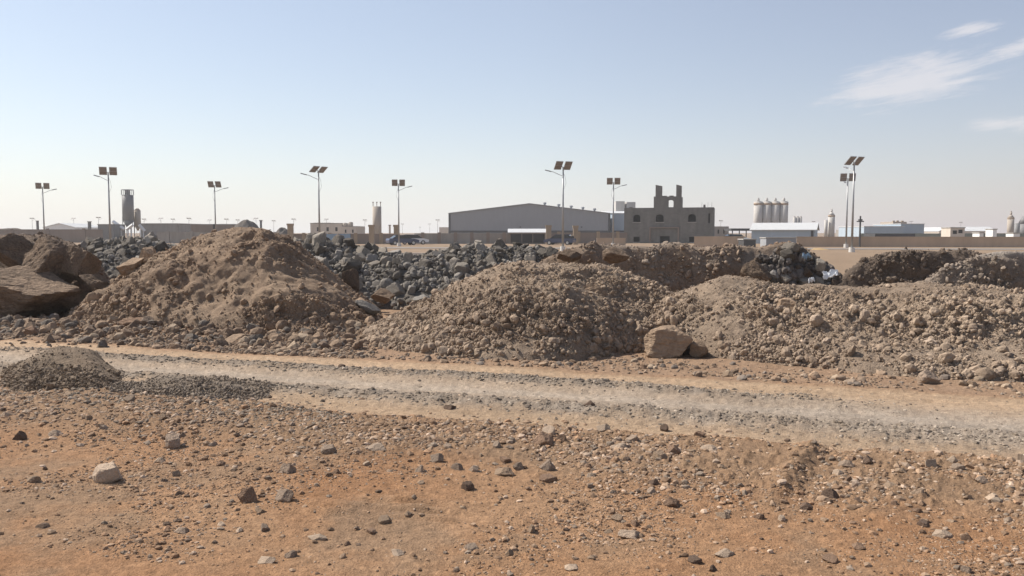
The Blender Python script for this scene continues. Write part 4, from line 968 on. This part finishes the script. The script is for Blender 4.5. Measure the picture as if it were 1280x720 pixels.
def block(name, label, cat, px0, px1, py, Y, depth, mat, rz=0.0, parapet=0.25, windows=(), winmat='room_shade', group=None, roofmat='concrete', extras=()):
    cx, W = place(px0, px1, Y, rz); z = zat(py, Y)
    b = thing(name, label, cat, (cx, Y, 0), rz, group); s = W / (px1 - px0); mid = (px0 + px1) / 2
    ops = [((a - mid) * s, (c - mid) * s, zat(e, Y), zat(d, Y), False) for a, c, d, e in windows]
    w = MB(); facade(w, -W / 2, W / 2, 0, z, 0, 0.25, ops)
    w.box(-W / 2, -W / 2 + 0.25, 0.25, depth, 0, z).box(W / 2 - 0.25, W / 2, 0.25, depth, 0, z).box(-W / 2 + 0.25, W / 2 - 0.25, depth - 0.25, depth, 0, z)
    w.build('wall', M[mat], b)
    MB().box(-W / 2 + 0.25, W / 2 - 0.25, 0.25, depth - 0.25, z - parapet - 0.2, z - parapet).build('roof', M[roofmat], b)
    MB().box(-W / 2 - 0.08, W / 2 + 0.08, -0.08, depth + 0.08, z + 0.003, z + 0.15).build('coping', M[roofmat], b) if parapet < 0.05 else None
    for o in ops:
        MB().box(o[0] - 0.05, o[1] + 0.05, 0.12, 0.18, o[2], o[3]).build('window', M[winmat], b)  # pane colour stands in for the unlit room behind
    for (a, c, d, nm, mt) in extras:
        MB().box((a - mid) * s, (c - mid) * s, 0.6, 0.6 + (c - a) * s, z, zat(d, Y)).build(nm, M[mt], b)
    return b

block('low_building', 'plain grey building with a long flat parapet beyond the dark stone heap', 'building', 176, 223, 280, 170, 12, 'grey_wall', parapet=0.02)
block('low_building', 'dark flat roofed building just behind the tallest pile', 'building', 239, 296, 281, 150, 12, 'brown_wall', parapet=0.02)
block('low_building', 'cream flat roofed building above the pale blue sheet fence', 'building', 388, 428, 279.5, 190, 12, 'cream', parapet=0.02, windows=[(396, 399, 284, 289), (408, 411, 284, 289), (419, 422, 284, 289)], extras=[(391, 412, 278.3, 'roof_block', 'cream')])
block('low_building', 'lower cream building with two round water tanks on its roof', 'building', 428, 446, 283.5, 185, 10, 'cream', parapet=0.02, windows=[(431, 433, 287, 291), (440, 442, 287, 291)])
for px, py0 in ((431.5, 279), (438.5, 278)):
    X, _ = at_depth(px, 280, 190); zt = zat(py0, 190); zb = zat(283.4, 190)
    t = MB().cyl(0, 0, 0.55, 0.55, 0, zt - zb - 0.15, 14).cyl(0, 0, 0.55, 0.2, zt - zb - 0.15, zt - zb, 14).build('water_tank', M['silo_tan'], None, True)
    t.location = (float(X), 190, zat(283.5, 185) + 0.16); tag(t, 'round beige water tank on the lower cream roof, %s of two' % ('smaller' if px < 435 else 'taller'), 'water tank')
block('low_building', 'distant pale block just short of the warehouse corner', 'building', 549, 560, 284, 260, 10, 'cream')
block('low_building', 'small grey building in front of the slender pale silos base', 'building', 1060, 1079, 287, 210, 8, 'grey_wall')
block('low_building', 'long low white industrial building beyond the tan wall', 'building', 1080, 1130, 283.5, 180, 14, 'metal_blue', parapet=0.02, roofmat='metal_white')
block('low_building', 'taller pale block at the end of the long low white building', 'building', 1126, 1155, 280.3, 184, 14, 'metal_blue', parapet=0.02, roofmat='metal_white')
block('guard_hut', 'square beige hut with two dark windows and a flat roof', 'hut', 1188, 1206, 285, 140, 3, 'cream', parapet=0.02, windows=[(1191, 1196.5, 288, 292.5), (1198, 1203.5, 287, 291.5)])
block('white_kiosk', 'small white kiosk standing against the grey green fence, nearer the hut', 'kiosk', 1224.5, 1229.5, 291.5, 132, 2.0, 'white', parapet=0.02)
block('white_kiosk', 'taller narrow white kiosk standing against the grey green fence', 'kiosk', 1241, 1246, 287, 132, 2.0, 'white', parapet=0.02)
block('white_kiosk', 'wide white box standing at the foot of the last silo', 'kiosk', 1267, 1275, 292, 130, 2.0, 'white', parapet=0.02)
block('water_tower_block', 'narrow beige tank block behind the house roof, first of two', 'tank', 769.5, 780.5, 251.5, 240, 5, 'silo_pale')
block('water_tower_block', 'narrow beige tank block behind the house roof, joined to the house edge', 'tank', 783, 794, 252.5, 240, 5, 'silo_pale')
block('steel_frame', 'grey steel plant with curved pipes just past the house', 'plant', 893, 911, 283, 170, 6, 'grey_wall', windows=[(897, 899, 287, 292), (904, 906, 287, 292)])
block('container', 'grey metal container standing by the blue shed', 'container', 958, 996, 298, 100, 2.4, 'metal_grey', parapet=0.02)
block('container', 'dark metal container set in the gap of the tan wall', 'container', 930, 945, 300, 99, 2.4, 'metal_dark', parapet=0.02)
block('tank_row_building', 'brown rooftop plant box far behind the long white building', 'building', 1116, 1133, 277.2, 230, 8, 'silo_tan', extras=[(1117, 1119.5, 275.8, 'roof_vent', 'silo_band'), (1122, 1124.5, 275.6, 'roof_vent', 'silo_band'), (1128, 1130.5, 275.8, 'roof_vent', 'silo_band')])

# canopies: a roof on posts
def canopy(label, px0, px1, pyt, Y, depth, mat, thick=0.3):
    cx, W = place(px0, px1, Y); z = zat(pyt, Y); b = thing('canopy', label, 'canopy', (cx, Y, 0))
    MB().box(-W / 2, W / 2, 0, depth, z - thick, z).build('roof', M[mat], b)
    for x in np.linspace(-W / 2 + 0.3, W / 2 - 0.3, 4):
        MB().box(x - 0.08, x + 0.08, 0.2, 0.36, 0, z - thick).build('post', M['metal_dark'], b)
canopy('thin dark canopy on posts between the house and the blue shed', 914, 944, 285.5, 150, 5, 'metal_dark', 0.45)
canopy('long dark canopy on posts in front of the long low white building', 1094, 1144, 292, 125, 4, 'metal_dark', 0.5)

# silos
def silo(label, px0, px1, pyt, Y, mat, cone=0.0, rail=False, cap=0.0, band=None, legs=False, group=None, posts=0, finial=False):
    cx, W = place(px0, px1, Y); r = W / 2; zt = zat(pyt, Y); zb = cone
    s = thing('silo', label, 'silo', (cx, Y + r, 0), 0, group)
    MB().cyl(0, 0, r, r, zb, zt, 28).build('silo_body', M[mat], s, True)
    if cone:
        MB().cyl(0, 0, r * 0.15, r, zb - r * 1.5, zb, 28).build('hopper', M[mat], s, True)
        for a in range(4):
            an = R(45 + 90 * a); MB().tube([(math.cos(an) * r * 1.02, math.sin(an) * r * 1.02, 0), (math.cos(an) * r * 1.02, math.sin(an) * r * 1.02, zb + 0.8)], r * 0.07, 6).build('leg', M[mat], s)
    if cap:
        MB().cyl(0, 0, r * 1.0, r * 0.35, zt + 0.003, zt + cap, 28).build('cone_cap', M[mat], s, True)
    if band:
        MB().cyl(0, 0, r * 1.05, r * 1.05, zt - band[0], zt - band[1], 28).build('band', M['silo_band'], s, True)
    if rail:
        q = MB(); n = 14
        ring = [(math.cos(2 * math.pi * i / n) * r * 1.04, math.sin(2 * math.pi * i / n) * r * 1.04, zt + 1.1) for i in range(n + 1)]
        q.tube(ring, 0.06, 5)
        for p in ring[:-1]: q.tube([(p[0], p[1], zt), p], 0.05, 5)
        q.build('railing', M['metal_grey'], s)
        MB().box(-0.4, 0.4, -0.4, 0.4, zt, zt + 1.1).build('filter_box', M['silo_dark'], s)
    if posts:
        q = MB()
        for x in np.linspace(-r * 0.85, r * 0.85, posts):
            q.box(x - 0.07, x + 0.07, -0.07, 0.07, zt, zt + 1.1).box(x - 0.14, x + 0.14, -0.14, 0.14, zt + 0.8, zt + 1.1)
        q.build('vent_pipe', M['silo_tan'], s)
    if finial:
        MB().cyl(0, 0, r * 0.30, r * 0.30, zt + cap * 0.9, zt + cap + 0.8, 12).cyl(0, 0, r * 0.22, r * 0.1, zt + cap + 0.8, zt + cap + 1.2, 12).build('filter_stack', M[mat], s, True)
    return s

silo('tall dark grey silo with a railed top and hopper below', 151, 164.5, 243.5, 170, 'silo_dark', cone=4.4, rail=True)
silo('short beige silo beside the tall dark grey one', 167, 174.5, 263, 172, 'silo_tan', cone=3.2, cap=0.5)
silo('lone tan silo with small vents on top, behind the tan gate pillars', 465, 476, 258, 185, 'silo_tan', posts=3)
for i, (a, b) in enumerate([(943.4, 954), (954.1, 964.7), (964.8, 975.4), (975.5, 986.1)]):
    silo(['pale silo of the tight row of four, the one nearest the house', 'pale silo of the tight row of four, second from the house', 'pale silo of the tight row of four, third from the house', 'pale silo of the tight row of four, farthest from the house'][i],
         a, b, 252, 290, 'silo_pale', cap=0.3, band=(1.2, 0.4), finial=True, group='row of four pale silos')
for i, (a, b) in enumerate([(991.5, 995), (995.3, 999), (999.2, 1002.8)]):
    silo(['small far silo in a trio, the one nearest the row of four', 'small far silo standing in the middle of a trio', 'small far silo in a trio, the one farthest from the row of four'][i], a, b, 271.5, 330, 'silo_pale', cap=0.5, group='trio of small silos')
silo('slender pale silo with a stepped cap, beside a thin one', 1036.5, 1044.5, 269, 260, 'silo_pale', cap=1.0, band=(0.5, 0.0), finial=True)
silo('thin short pale silo beside the stepped capped one', 1031, 1035, 275, 260, 'silo_pale')
silo('pale silo with a dark cap over the grey green fence', 1261.5, 1269, 272, 230, 'silo_tan', cap=0.8, band=(0.4, 0), finial=True)
silo('short dark silo beside the dark capped one', 1270, 1276, 279, 225, 'silo_dark')
silo('dark pointed silo cut by the picture edge', 1277.5, 1292, 280, 228, 'silo_dark', cap=2.2)

# conveyors and the small dark plant tower by the dark silo
def conveyor(label, p0, p1, Y, mat, w=0.7):
    x0, z0 = at_depth(p0[0], p0[1], Y); x1, z1 = at_depth(p1[0], p1[1], Y); cx = float(x0 + x1) / 2
    c = thing('conveyor', label, 'conveyor', (cx, Y, 0))
    MB().tube([(float(x0) - cx, 0, float(z0)), (float(x1) - cx, 0, float(z1))], w / 2, 4).build('belt_frame', M[mat], c)
    for f in (0.25, 0.75):
        x = float(x0 + (x1 - x0) * f) - cx; z = float(z0 + (z1 - z0) * f)
        if z > 0.8: MB().box(x - 0.1, x + 0.1, -0.1, 0.1, 0, z - 0.3).build('leg', M[mat], c)
conveyor('white conveyor slanting down toward the dark grey silo', (141, 277), (155, 287), 168, 'white', 0.8)
conveyor('white chute leaning at the foot of the dark grey silo', (158, 287), (166, 281), 168, 'white', 0.7)
conveyor('white chute behind the short beige silo', (174, 281), (181, 289), 170, 'white', 0.7)
block('control_cabin', 'dark cabin of the mixing plant before the dark grey silo', 'cabin', 122.5, 142, 281, 165, 5, 'silo_dark', parapet=0.02)
block('mast_block', 'thin dark post block sticking up beside the mixing plant cabin', 'post', 110, 112.5, 277.5, 160, 0.6, 'silo_dark', parapet=0.02)
block('mast_block', 'thin dark post on the skyline beside the lamp of the slab bank', 'post', 45.6, 46.8, 276.5, 180, 0.6, 'silo_dark', parapet=0.02)
block('mast_block', 'thin dark post standing on the skyline next to the tallest pile', 'post', 325, 326.5, 276, 160, 0.6, 'silo_dark', parapet=0.02)
block('mast_block', 'short pale post between the two tan gate pillars', 'post', 486, 488, 282, 150, 0.5, 'cream', parapet=0.02)

# post with cross arms behind the tan wall
pX, _ = at_depth(1075, 290, 102)
pt = thing('utility_post', 'dark post with a cross arm behind the tan wall, beside the two close lamps', 'post', (float(pX), 102, 0))
MB().cyl(0, 0, 0.13, 0.10, 0, zat(270, 102), 10).build('post_body', M['metal_dark'], pt)
MB().box(-0.45, 0.45, -0.06, 0.06, zat(277.5, 102), zat(276.2, 102)).build('cross_arm', M['metal_dark'], pt)
MB().box(-0.2, 0.2, -0.2, 0.2, zat(276, 102), zat(274, 102)).build('insulator_box', M['metal_dark'], pt)

# mound and far dark heap
def mound(name, label, cat, px0, px1, py, Y, depth, mat, seed):
    cx, W = place(px0, px1, Y); z = zat(py, Y); n = 40
    a, b = np.meshgrid(np.linspace(-1, 1, n), np.linspace(-1, 1, n)); r = np.sqrt(a * a + b * b)
    h = z * np.clip(np.cos(np.clip(r, 0, 1) * math.pi / 2), 0, 1) ** 0.8 * (1 + 0.25 * fbm(a, b, 2.2, 4, seed)) - 0.05
    m = np_mesh(name, np.stack([a * W / 2, b * depth / 2, h], -1).reshape(-1, 3), grid_faces(n, n), np.broadcast_to(np.array((0.17, 0.15, 0.13)), (n * n, 3)), True)
    o = link(name, m, M[mat]); o.location = (cx, Y, 0); return tag(o, label, cat)
mound('sand_mound', 'small yellow sand mound in front of the tan wall', 'mound', 1014, 1036, 309.5, 86, 3, 'yellow_sand', 3)
mound('earth_mound', 'dark rounded earth mound rising behind the tallest pile', 'mound', 284, 330, 275.5, 145, 14, 'pile', 5)
mound('earth_mound', 'dark low earth mound behind the tan pillar near the tallest pile', 'mound', 340, 366, 284.5, 142, 10, 'pile', 6)
mound('earth_mound', 'far grey earth bank on the skyline behind the slab bank', 'mound', -40, 60, 284, 170, 16, 'pile', 7)

# ------------------------------------------------------------------ walls
def wall(label, p0, p1, h, mat, pillars=0, pmat='tan_pillar', thick=0.22, cope=True, name='boundary_wall', ph=0.25, group=None):
    """a wall from one ground point to another"""
    a = Vector((p0[0], p0[1], 0)); b = Vector((p1[0], p1[1], 0)); d = b - a; Ln = d.length; rz = math.atan2(d.y, d.x)
    w = thing(name, label, 'wall', a, rz, group)
    MB().box(0, Ln, -thick / 2, thick / 2, -0.3, h).build('wall_panel', M[mat], w)
    if cope: MB().box(-0.02, Ln + 0.02, -thick / 2 - 0.05, thick / 2 + 0.05, h + 0.002, h + 0.09).build('coping', M[mat], w)
    for k in range(pillars):
        x = (k + 0.5) * Ln / pillars
        MB().box(x - 0.28, x + 0.28, -thick / 2 - 0.12, -thick / 2 - 0.002, -0.3, h + ph).build('pillar', M[pmat], w)
    return w
def gp(px, Y): return (float(at_depth(px, 290, Y)[0]), Y)
wall('long plain tan wall running to the picture edge behind the solar lamp pair', gp(996, 104), gp(1420, 98), 1.22, 'tan_wall')
wall('short tan wall piece between the house and the dark container', gp(868, 104), gp(930, 102), 1.25, 'tan_wall')
wall('grey green sheet fence on the far side of the tan wall', gp(1075, 150), gp(1400, 140), 1.7, 'green_strip', cope=False, name='sheet_fence')
wall('grey wall with brown pillars running up to the warehouse', gp(518, 131), gp(640, 133), 1.62, 'grey_wall', 6, 'brown_wall')
wall('brown boundary wall between the tallest pile and the gate pillars', gp(330, 126), gp(492, 130), 1.55, 'brown_wall', 5, 'tan_pillar')
wall('grey boundary wall behind the dark stones beside the slab bank', gp(196, 140), gp(345, 136), 1.85, 'grey_wall', 5, 'grey_wall')
wall('long brown wall along the skyline behind the slab bank', gp(-140, 150), gp(128, 148), 2.35, 'brown_wall', 6, 'brown_wall')
wall('brown wall between the lean to shed and the house', gp(686, 134), gp(784, 136), 1.75, 'brown_wall', 4, 'tan_pillar')
wall('low tan wall piece in front of the house corner', gp(746, 110), gp(782, 110), 1.0, 'tan_wall')
wall('low kerb like wall of pale blocks in front of the gate pillars', gp(486, 62), gp(560, 60), 0.28, 'cream', cope=False, name='low_wall')

def gate_pillar(px0, px1, py, Y, label):
    cx, W = place(px0, px1, Y); z = zat(py, Y); g_ = thing('gate_pillar', label, 'pillar', (cx, Y, 0))
    MB().box(-W / 2, W / 2, -W / 2, W / 2, -0.2, z - 0.3).build('shaft', M['tan_pillar'], g_)
    MB().box(-W / 2 - 0.08, W / 2 + 0.08, -W / 2 - 0.08, W / 2 + 0.08, z - 0.297, z).build('cap_stone', M['tan_pillar'], g_)
gate_pillar(360, 366, 279.5, 124, 'tan pillar standing alone near the top of the tallest pile')
gate_pillar(461.5, 467.5, 281, 124, 'tan gate pillar beside the lone tan silo')
gate_pillar(492.5, 498, 281, 124, 'tan gate pillar behind the twin panel lamp')
gate_pillar(682.5, 689, 281.5, 124, 'tan gate pillar at the end of the lean to shed')
gate_pillar(716.5, 722.5, 282, 124, 'tan gate pillar in front of the warehouse, beside the tall twin panel lamp')

def sheet_fence(label, px0, px1, py, Y, mat):
    cx, W = place(px0, px1, Y); z = zat(py, Y); f_ = thing('sheet_fence', label, 'fence', (cx, Y, 0))
    MB().box(-W / 2, W / 2, -0.02, 0.02, 0.1, z).build('sheet_panel', M[mat], f_)
    for x in np.linspace(-W / 2, W / 2, 5):
        MB().box(x - 0.04, x + 0.04, 0.021, 0.1, -0.1, z + 0.05).build('post', M['metal_dark'], f_)
sheet_fence('pale blue sheet fence in front of the brown boundary wall', 408, 438, 292.5, 112, 'blue')

# ------------------------------------------------------------------ parked cars beyond the stones
def car(label, px, Y, rz, paint, van=False):
    X, _ = at_depth(px, 290, Y)
    c = thing('parked_car', label, 'car', (float(X), Y, 0), rz)
    Ls, Wd = (4.6, 1.8)
    prof = [(-2.25, 0.35), (2.25, 0.35), (2.3, 0.75), (1.5, 0.95), (-2.2, 0.98), (-2.3, 0.7)]
    MB().prism_y(prof, -Wd / 2, Wd / 2).build('body', M[paint], c)
    top = [(-2.0, 0.985), (1.35, 0.955), (0.55, 1.5), (-1.3, 1.55), (-1.95, 1.3)] if van else [(-1.75, 0.985), (1.2, 0.96), (0.4, 1.45), (-1.0, 1.47)]
    MB().prism_y(top, -Wd / 2 + 0.12, Wd / 2 - 0.12).build('cabin', M['glass'], c)
    rt = [(0.45, 1.475), (-1.1, 1.5), (-1.1, 1.54), (0.42, 1.52)] if not van else [(0.6, 1.53), (-1.35, 1.58), (-1.35, 1.63), (0.55, 1.58)]
    MB().prism_y(rt, -Wd / 2 + 0.1, Wd / 2 - 0.1).build('roof', M[paint], c)
    for sx in (-1.4, 1.4):
        for sy in (-1, 1):
            w = MB(); n = 16
            ring = lambda r, y: [(sx + r * math.cos(2 * math.pi * i / n), y, 0.33 + r * math.sin(2 * math.pi * i / n)) for i in range(n)]
            y0, y1 = sorted((sy * 0.72, sy * 0.93))
            w.add(ring(0.33, y0) + ring(0.33, y1), [(i, (i + 1) % n, n + (i + 1) % n, n + i) for i in range(n)] + [tuple(range(n)), tuple(range(n, 2 * n))])
            wh = w.build('wheel', M['rubber'], c)
            q = MB(); ya, yb = sy * 0.931, sy * 0.95
            q.add(ring(0.2, ya) + ring(0.2, yb), [(i, (i + 1) % n, n + (i + 1) % n, n + i) for i in range(n)] + [tuple(range(n)), tuple(range(n, 2 * n))]).build('rim', M['rim'], wh)
    for sy in (-0.6, 0.6):
        MB().box(2.2, 2.32, sy - 0.15, sy + 0.15, 0.62, 0.76).build('headlight', M['white'], c)
car('dark blue car parked beside the gate pillar and lamp', 503, 118, R(25), 'car_blue')
car('white car parked behind the dark blue one', 517, 124, R(10), 'car_white', True)
car('dark blue car parked at the end of the lean to shed', 700, 120, R(160), 'car_blue', True)
car('white van parked between the house and the blue shed', 921, 140, R(5), 'car_white', True)

# ------------------------------------------------------------------ lamp-lined road beyond the piles
def strip_road(name, label, pts, w, z, mat):
    pts = [Vector((p[0], p[1], 0)) for p in pts]; v = []; f = []
    for i, p in enumerate(pts):
        d = (pts[min(i + 1, len(pts) - 1)] - pts[max(i - 1, 0)]).normalized(); nrm = Vector((-d.y, d.x, 0))
        v += [p + nrm * w / 2, p - nrm * w / 2]
    v = [(q.x, q.y, z) for q in v]; f = [(2 * i, 2 * i + 1, 2 * i + 3, 2 * i + 2) for i in range(len(pts) - 1)]
    m = bpy.data.meshes.new(name); m.from_pydata(v, [], f); tag(link(name, m, M[mat]), label, 'road', kind='structure')
strip_road('road', 'dusty grey road between the two rows of solar lamps', [(-140, 110.5), (-60, 101.0), (0, 93.8), (60, 86.6), (140, 77)], 7, 0.03, 'road')

# ------------------------------------------------------------------ air
hz = MB().box(-420, 420, -60, 520, -1.2, 26).build('haze', None)
hm = bpy.data.materials.new('dusty_air'); hm.use_nodes = True; nt = hm.node_tree; nt.nodes.clear()
out = nt.nodes.new('ShaderNodeOutputMaterial'); pv = nt.nodes.new('ShaderNodeVolumePrincipled')
pv.inputs['Color'].default_value = (0.95, 0.93, 0.92, 1); pv.inputs['Density'].default_value = 0.0005; pv.inputs['Anisotropy'].default_value = 0.2
nt.links.new(pv.outputs[0], out.inputs['Volume'])
hz.data.materials.clear(); hz.data.materials.append(hm)
tag(hz, 'thin dusty haze over the plain', 'haze', kind='stuff')

# ------------------------------------------------------------------ sun and sky
SUN_AZ, SUN_EL = R(-66), R(47)                       # azimuth from +Y, negative to the west of the view
sd = Vector((math.sin(SUN_AZ) * math.cos(SUN_EL), math.cos(SUN_AZ) * math.cos(SUN_EL), math.sin(SUN_EL)))
sl = bpy.data.lights.new('sun', 'SUN'); sl.energy = 5.0; sl.angle = R(0.55); sl.color = (1.0, 0.94, 0.86)
so = bpy.data.objects.new('sun', sl); COL.objects.link(so); so.rotation_euler = sd.to_track_quat('Z', 'Y').to_euler(); so.location = (-30, 10, 40)

w = bpy.data.worlds.new('World'); scene.world = w; w.use_nodes = True; nt = w.node_tree; L = nt.links.new
bg = nt.nodes['Background']
sky = nt.nodes.new('ShaderNodeTexSky'); sky.sky_type = 'NISHITA'; sky.sun_disc = False
sky.sun_elevation = SUN_EL; sky.sun_rotation = SUN_AZ; sky.altitude = 300; sky.air_density = 1.0; sky.dust_density = 1.0; sky.ozone_density = 1.0
bg.inputs['Strength'].default_value = 0.10
tc = nt.nodes.new('ShaderNodeTexCoord'); sp = nt.nodes.new('ShaderNodeSeparateXYZ'); L(tc.outputs['Generated'], sp.inputs[0])
def mth(op, a, b=None, c=None, clamp=False):
    n = nt.nodes.new('ShaderNodeMath'); n.operation = op; n.use_clamp = clamp
    for i, v in enumerate((a, b, c)):
        if v is None: continue
        if isinstance(v, (int, float)): n.inputs[i].default_value = v
        else: L(v, n.inputs[i])
    return n.outputs[0]
az = mth('ARCTAN2', sp.outputs[0], sp.outputs[1]); el = mth('ARCSINE', sp.outputs[2])
cbv = nt.nodes.new('ShaderNodeCombineXYZ')
L(mth('MULTIPLY', mth('ADD', az, mth('MULTIPLY', el, 0.2)), 5.0), cbv.inputs[0]); L(mth('MULTIPLY', mth('SUBTRACT', el, mth('MULTIPLY', az, 0.14)), 26.0), cbv.inputs[1])
nz = nt.nodes.new('ShaderNodeTexNoise'); nz.inputs['Scale'].default_value = 2.2; nz.inputs['Detail'].default_value = 8; nz.inputs['Roughness'].default_value = 0.68; nz.inputs['Distortion'].default_value = 0.5
L(cbv.outputs[0], nz.inputs['Vector'])
def cloud(a0, e0, ra, re, slope, gain):
    da = mth('DIVIDE', mth('SUBTRACT', az, a0), ra)
    de = mth('DIVIDE', mth('SUBTRACT', mth('SUBTRACT', el, e0), mth('MULTIPLY', mth('SUBTRACT', az, a0), slope)), re)
    rr = mth('SQRT', mth('ADD', mth('MULTIPLY', da, da), mth('MULTIPLY', de, de)))
    return mth('MULTIPLY', mth('SUBTRACT', 1.0, rr, clamp=True), gain)
cl = mth('MAXIMUM', cloud(0.455, 0.166, 0.125, 0.042, 0.12, 1.0), cloud(0.56, 0.190, 0.085, 0.016, 0.25, 0.95))
cb2 = nt.nodes.new('ShaderNodeCombineXYZ'); L(mth('MULTIPLY', az, 11.0), cb2.inputs[0]); L(mth('MULTIPLY', mth('SUBTRACT', el, mth('MULTIPLY', az, 0.17)), 95.0), cb2.inputs[1])
nf2 = nt.nodes.new('ShaderNodeTexNoise'); nf2.inputs['Scale'].default_value = 1.6; nf2.inputs['Detail'].default_value = 9; nf2.inputs['Roughness'].default_value = 0.7; nf2.inputs['Distortion'].default_value = 0.8
L(cb2.outputs[0], nf2.inputs['Vector'])
cl = mth('MAXIMUM', cl, cloud(0.512, 0.213, 0.045, 0.010, 0.10, 0.9)); cl = mth('MAXIMUM', cl, cloud(0.57, 0.112, 0.09, 0.013, -0.08, 0.8))
msk = nt.nodes.new('ShaderNodeMapRange'); msk.interpolation_type = 'SMOOTHSTEP'; msk.inputs[1].default_value = 0.60; msk.inputs[2].default_value = 1.08; msk.inputs[3].default_value = 0; msk.inputs[4].default_value = 0.62
L(mth('ADD', mth('MULTIPLY_ADD', mth('SUBTRACT', nf2.outputs['Fac'], 0.5), 0.75, nz.outputs['Fac']), mth('MULTIPLY', cl, 0.62)), msk.inputs[0])
fac = mth('MULTIPLY', msk.outputs[0], mth('MULTIPLY', cl, 4.0, clamp=True))
# a veil of dust in the air: thickest at the horizon, brighter on the sun's side
ca = mth('COSINE', mth('SUBTRACT', az, SUN_AZ))
ramp = nt.nodes.new('ShaderNodeValToRGB'); L(mth('MULTIPLY_ADD', ca, 0.5, 0.5, clamp=True), ramp.inputs[0])
e = ramp.color_ramp.elements; e[0].position = 0.2; e[0].color = (4.2/8, 3.8/8, 4.0/8, 1); e[1].position = 0.94; e[1].color = (7.9/8, 7.85/8, 7.8/8, 1)
for p_, c_ in ((0.44, (6.0, 5.4, 5.55)), (0.70, (7.9, 7.75, 7.9))):
    q_ = e.new(p_); q_.color = (*[v_ / 8 for v_ in c_], 1)
veil = nt.nodes.new('ShaderNodeVectorMath'); veil.operation = 'SCALE'; L(ramp.outputs[0], veil.inputs[0]); veil.inputs['Scale'].default_value = 7.2
ex = mth('EXPONENT', mth('MULTIPLY', mth('MAXIMUM', el, 0.0), -1 / 0.08))
hi = nt.nodes.new('ShaderNodeMapRange'); hi.inputs[1].default_value = 0.3; hi.inputs[2].default_value = 1.0; hi.inputs[3].default_value = 0.25; hi.inputs[4].default_value = 0.12
L(el, hi.inputs[0])
vf = mth('MULTIPLY_ADD', ex, 0.62, hi.outputs[0])
hue = nt.nodes.new('ShaderNodeMix'); hue.data_type = 'RGBA'
L(vf, hue.inputs['Factor']); L(sky.outputs[0], hue.inputs['A']); L(veil.outputs[0], hue.inputs['B'])
mc = nt.nodes.new('ShaderNodeMix'); mc.data_type = 'RGBA'
L(fac, mc.inputs['Factor']); L(hue.outputs['Result'], mc.inputs['A']); mc.inputs['B'].default_value = (6.6, 6.35, 6.45, 1)
L(mc.outputs['Result'], bg.inputs['Color'])

# ------------------------------------------------------------------ camera and output
cam = bpy.data.cameras.new('camera'); cam.sensor_width = 36; cam.lens = 36 * FPX / 1280; cam.clip_start = 0.1; cam.clip_end = 12000
co = bpy.data.objects.new('camera', cam); COL.objects.link(co); co.location = (0, 0, EYE); co.rotation_euler = (math.pi / 2 - PITCH, 0, 0)
scene.camera = co
scene.view_settings.view_transform = 'Standard'; scene.view_settings.look = 'None'; scene.view_settings.gamma = 1; scene.view_settings.exposure = 0.415
scene.view_settings.use_curve_mapping = False
scene.render.engine = 'CYCLES'; scene.cycles.use_denoising = True
scene.cycles.max_bounces = 6; scene.cycles.diffuse_bounces = 3; scene.cycles.volume_bounces = 0
print('blocks', nb1, nb2, nb3, 'stones', len(taken))
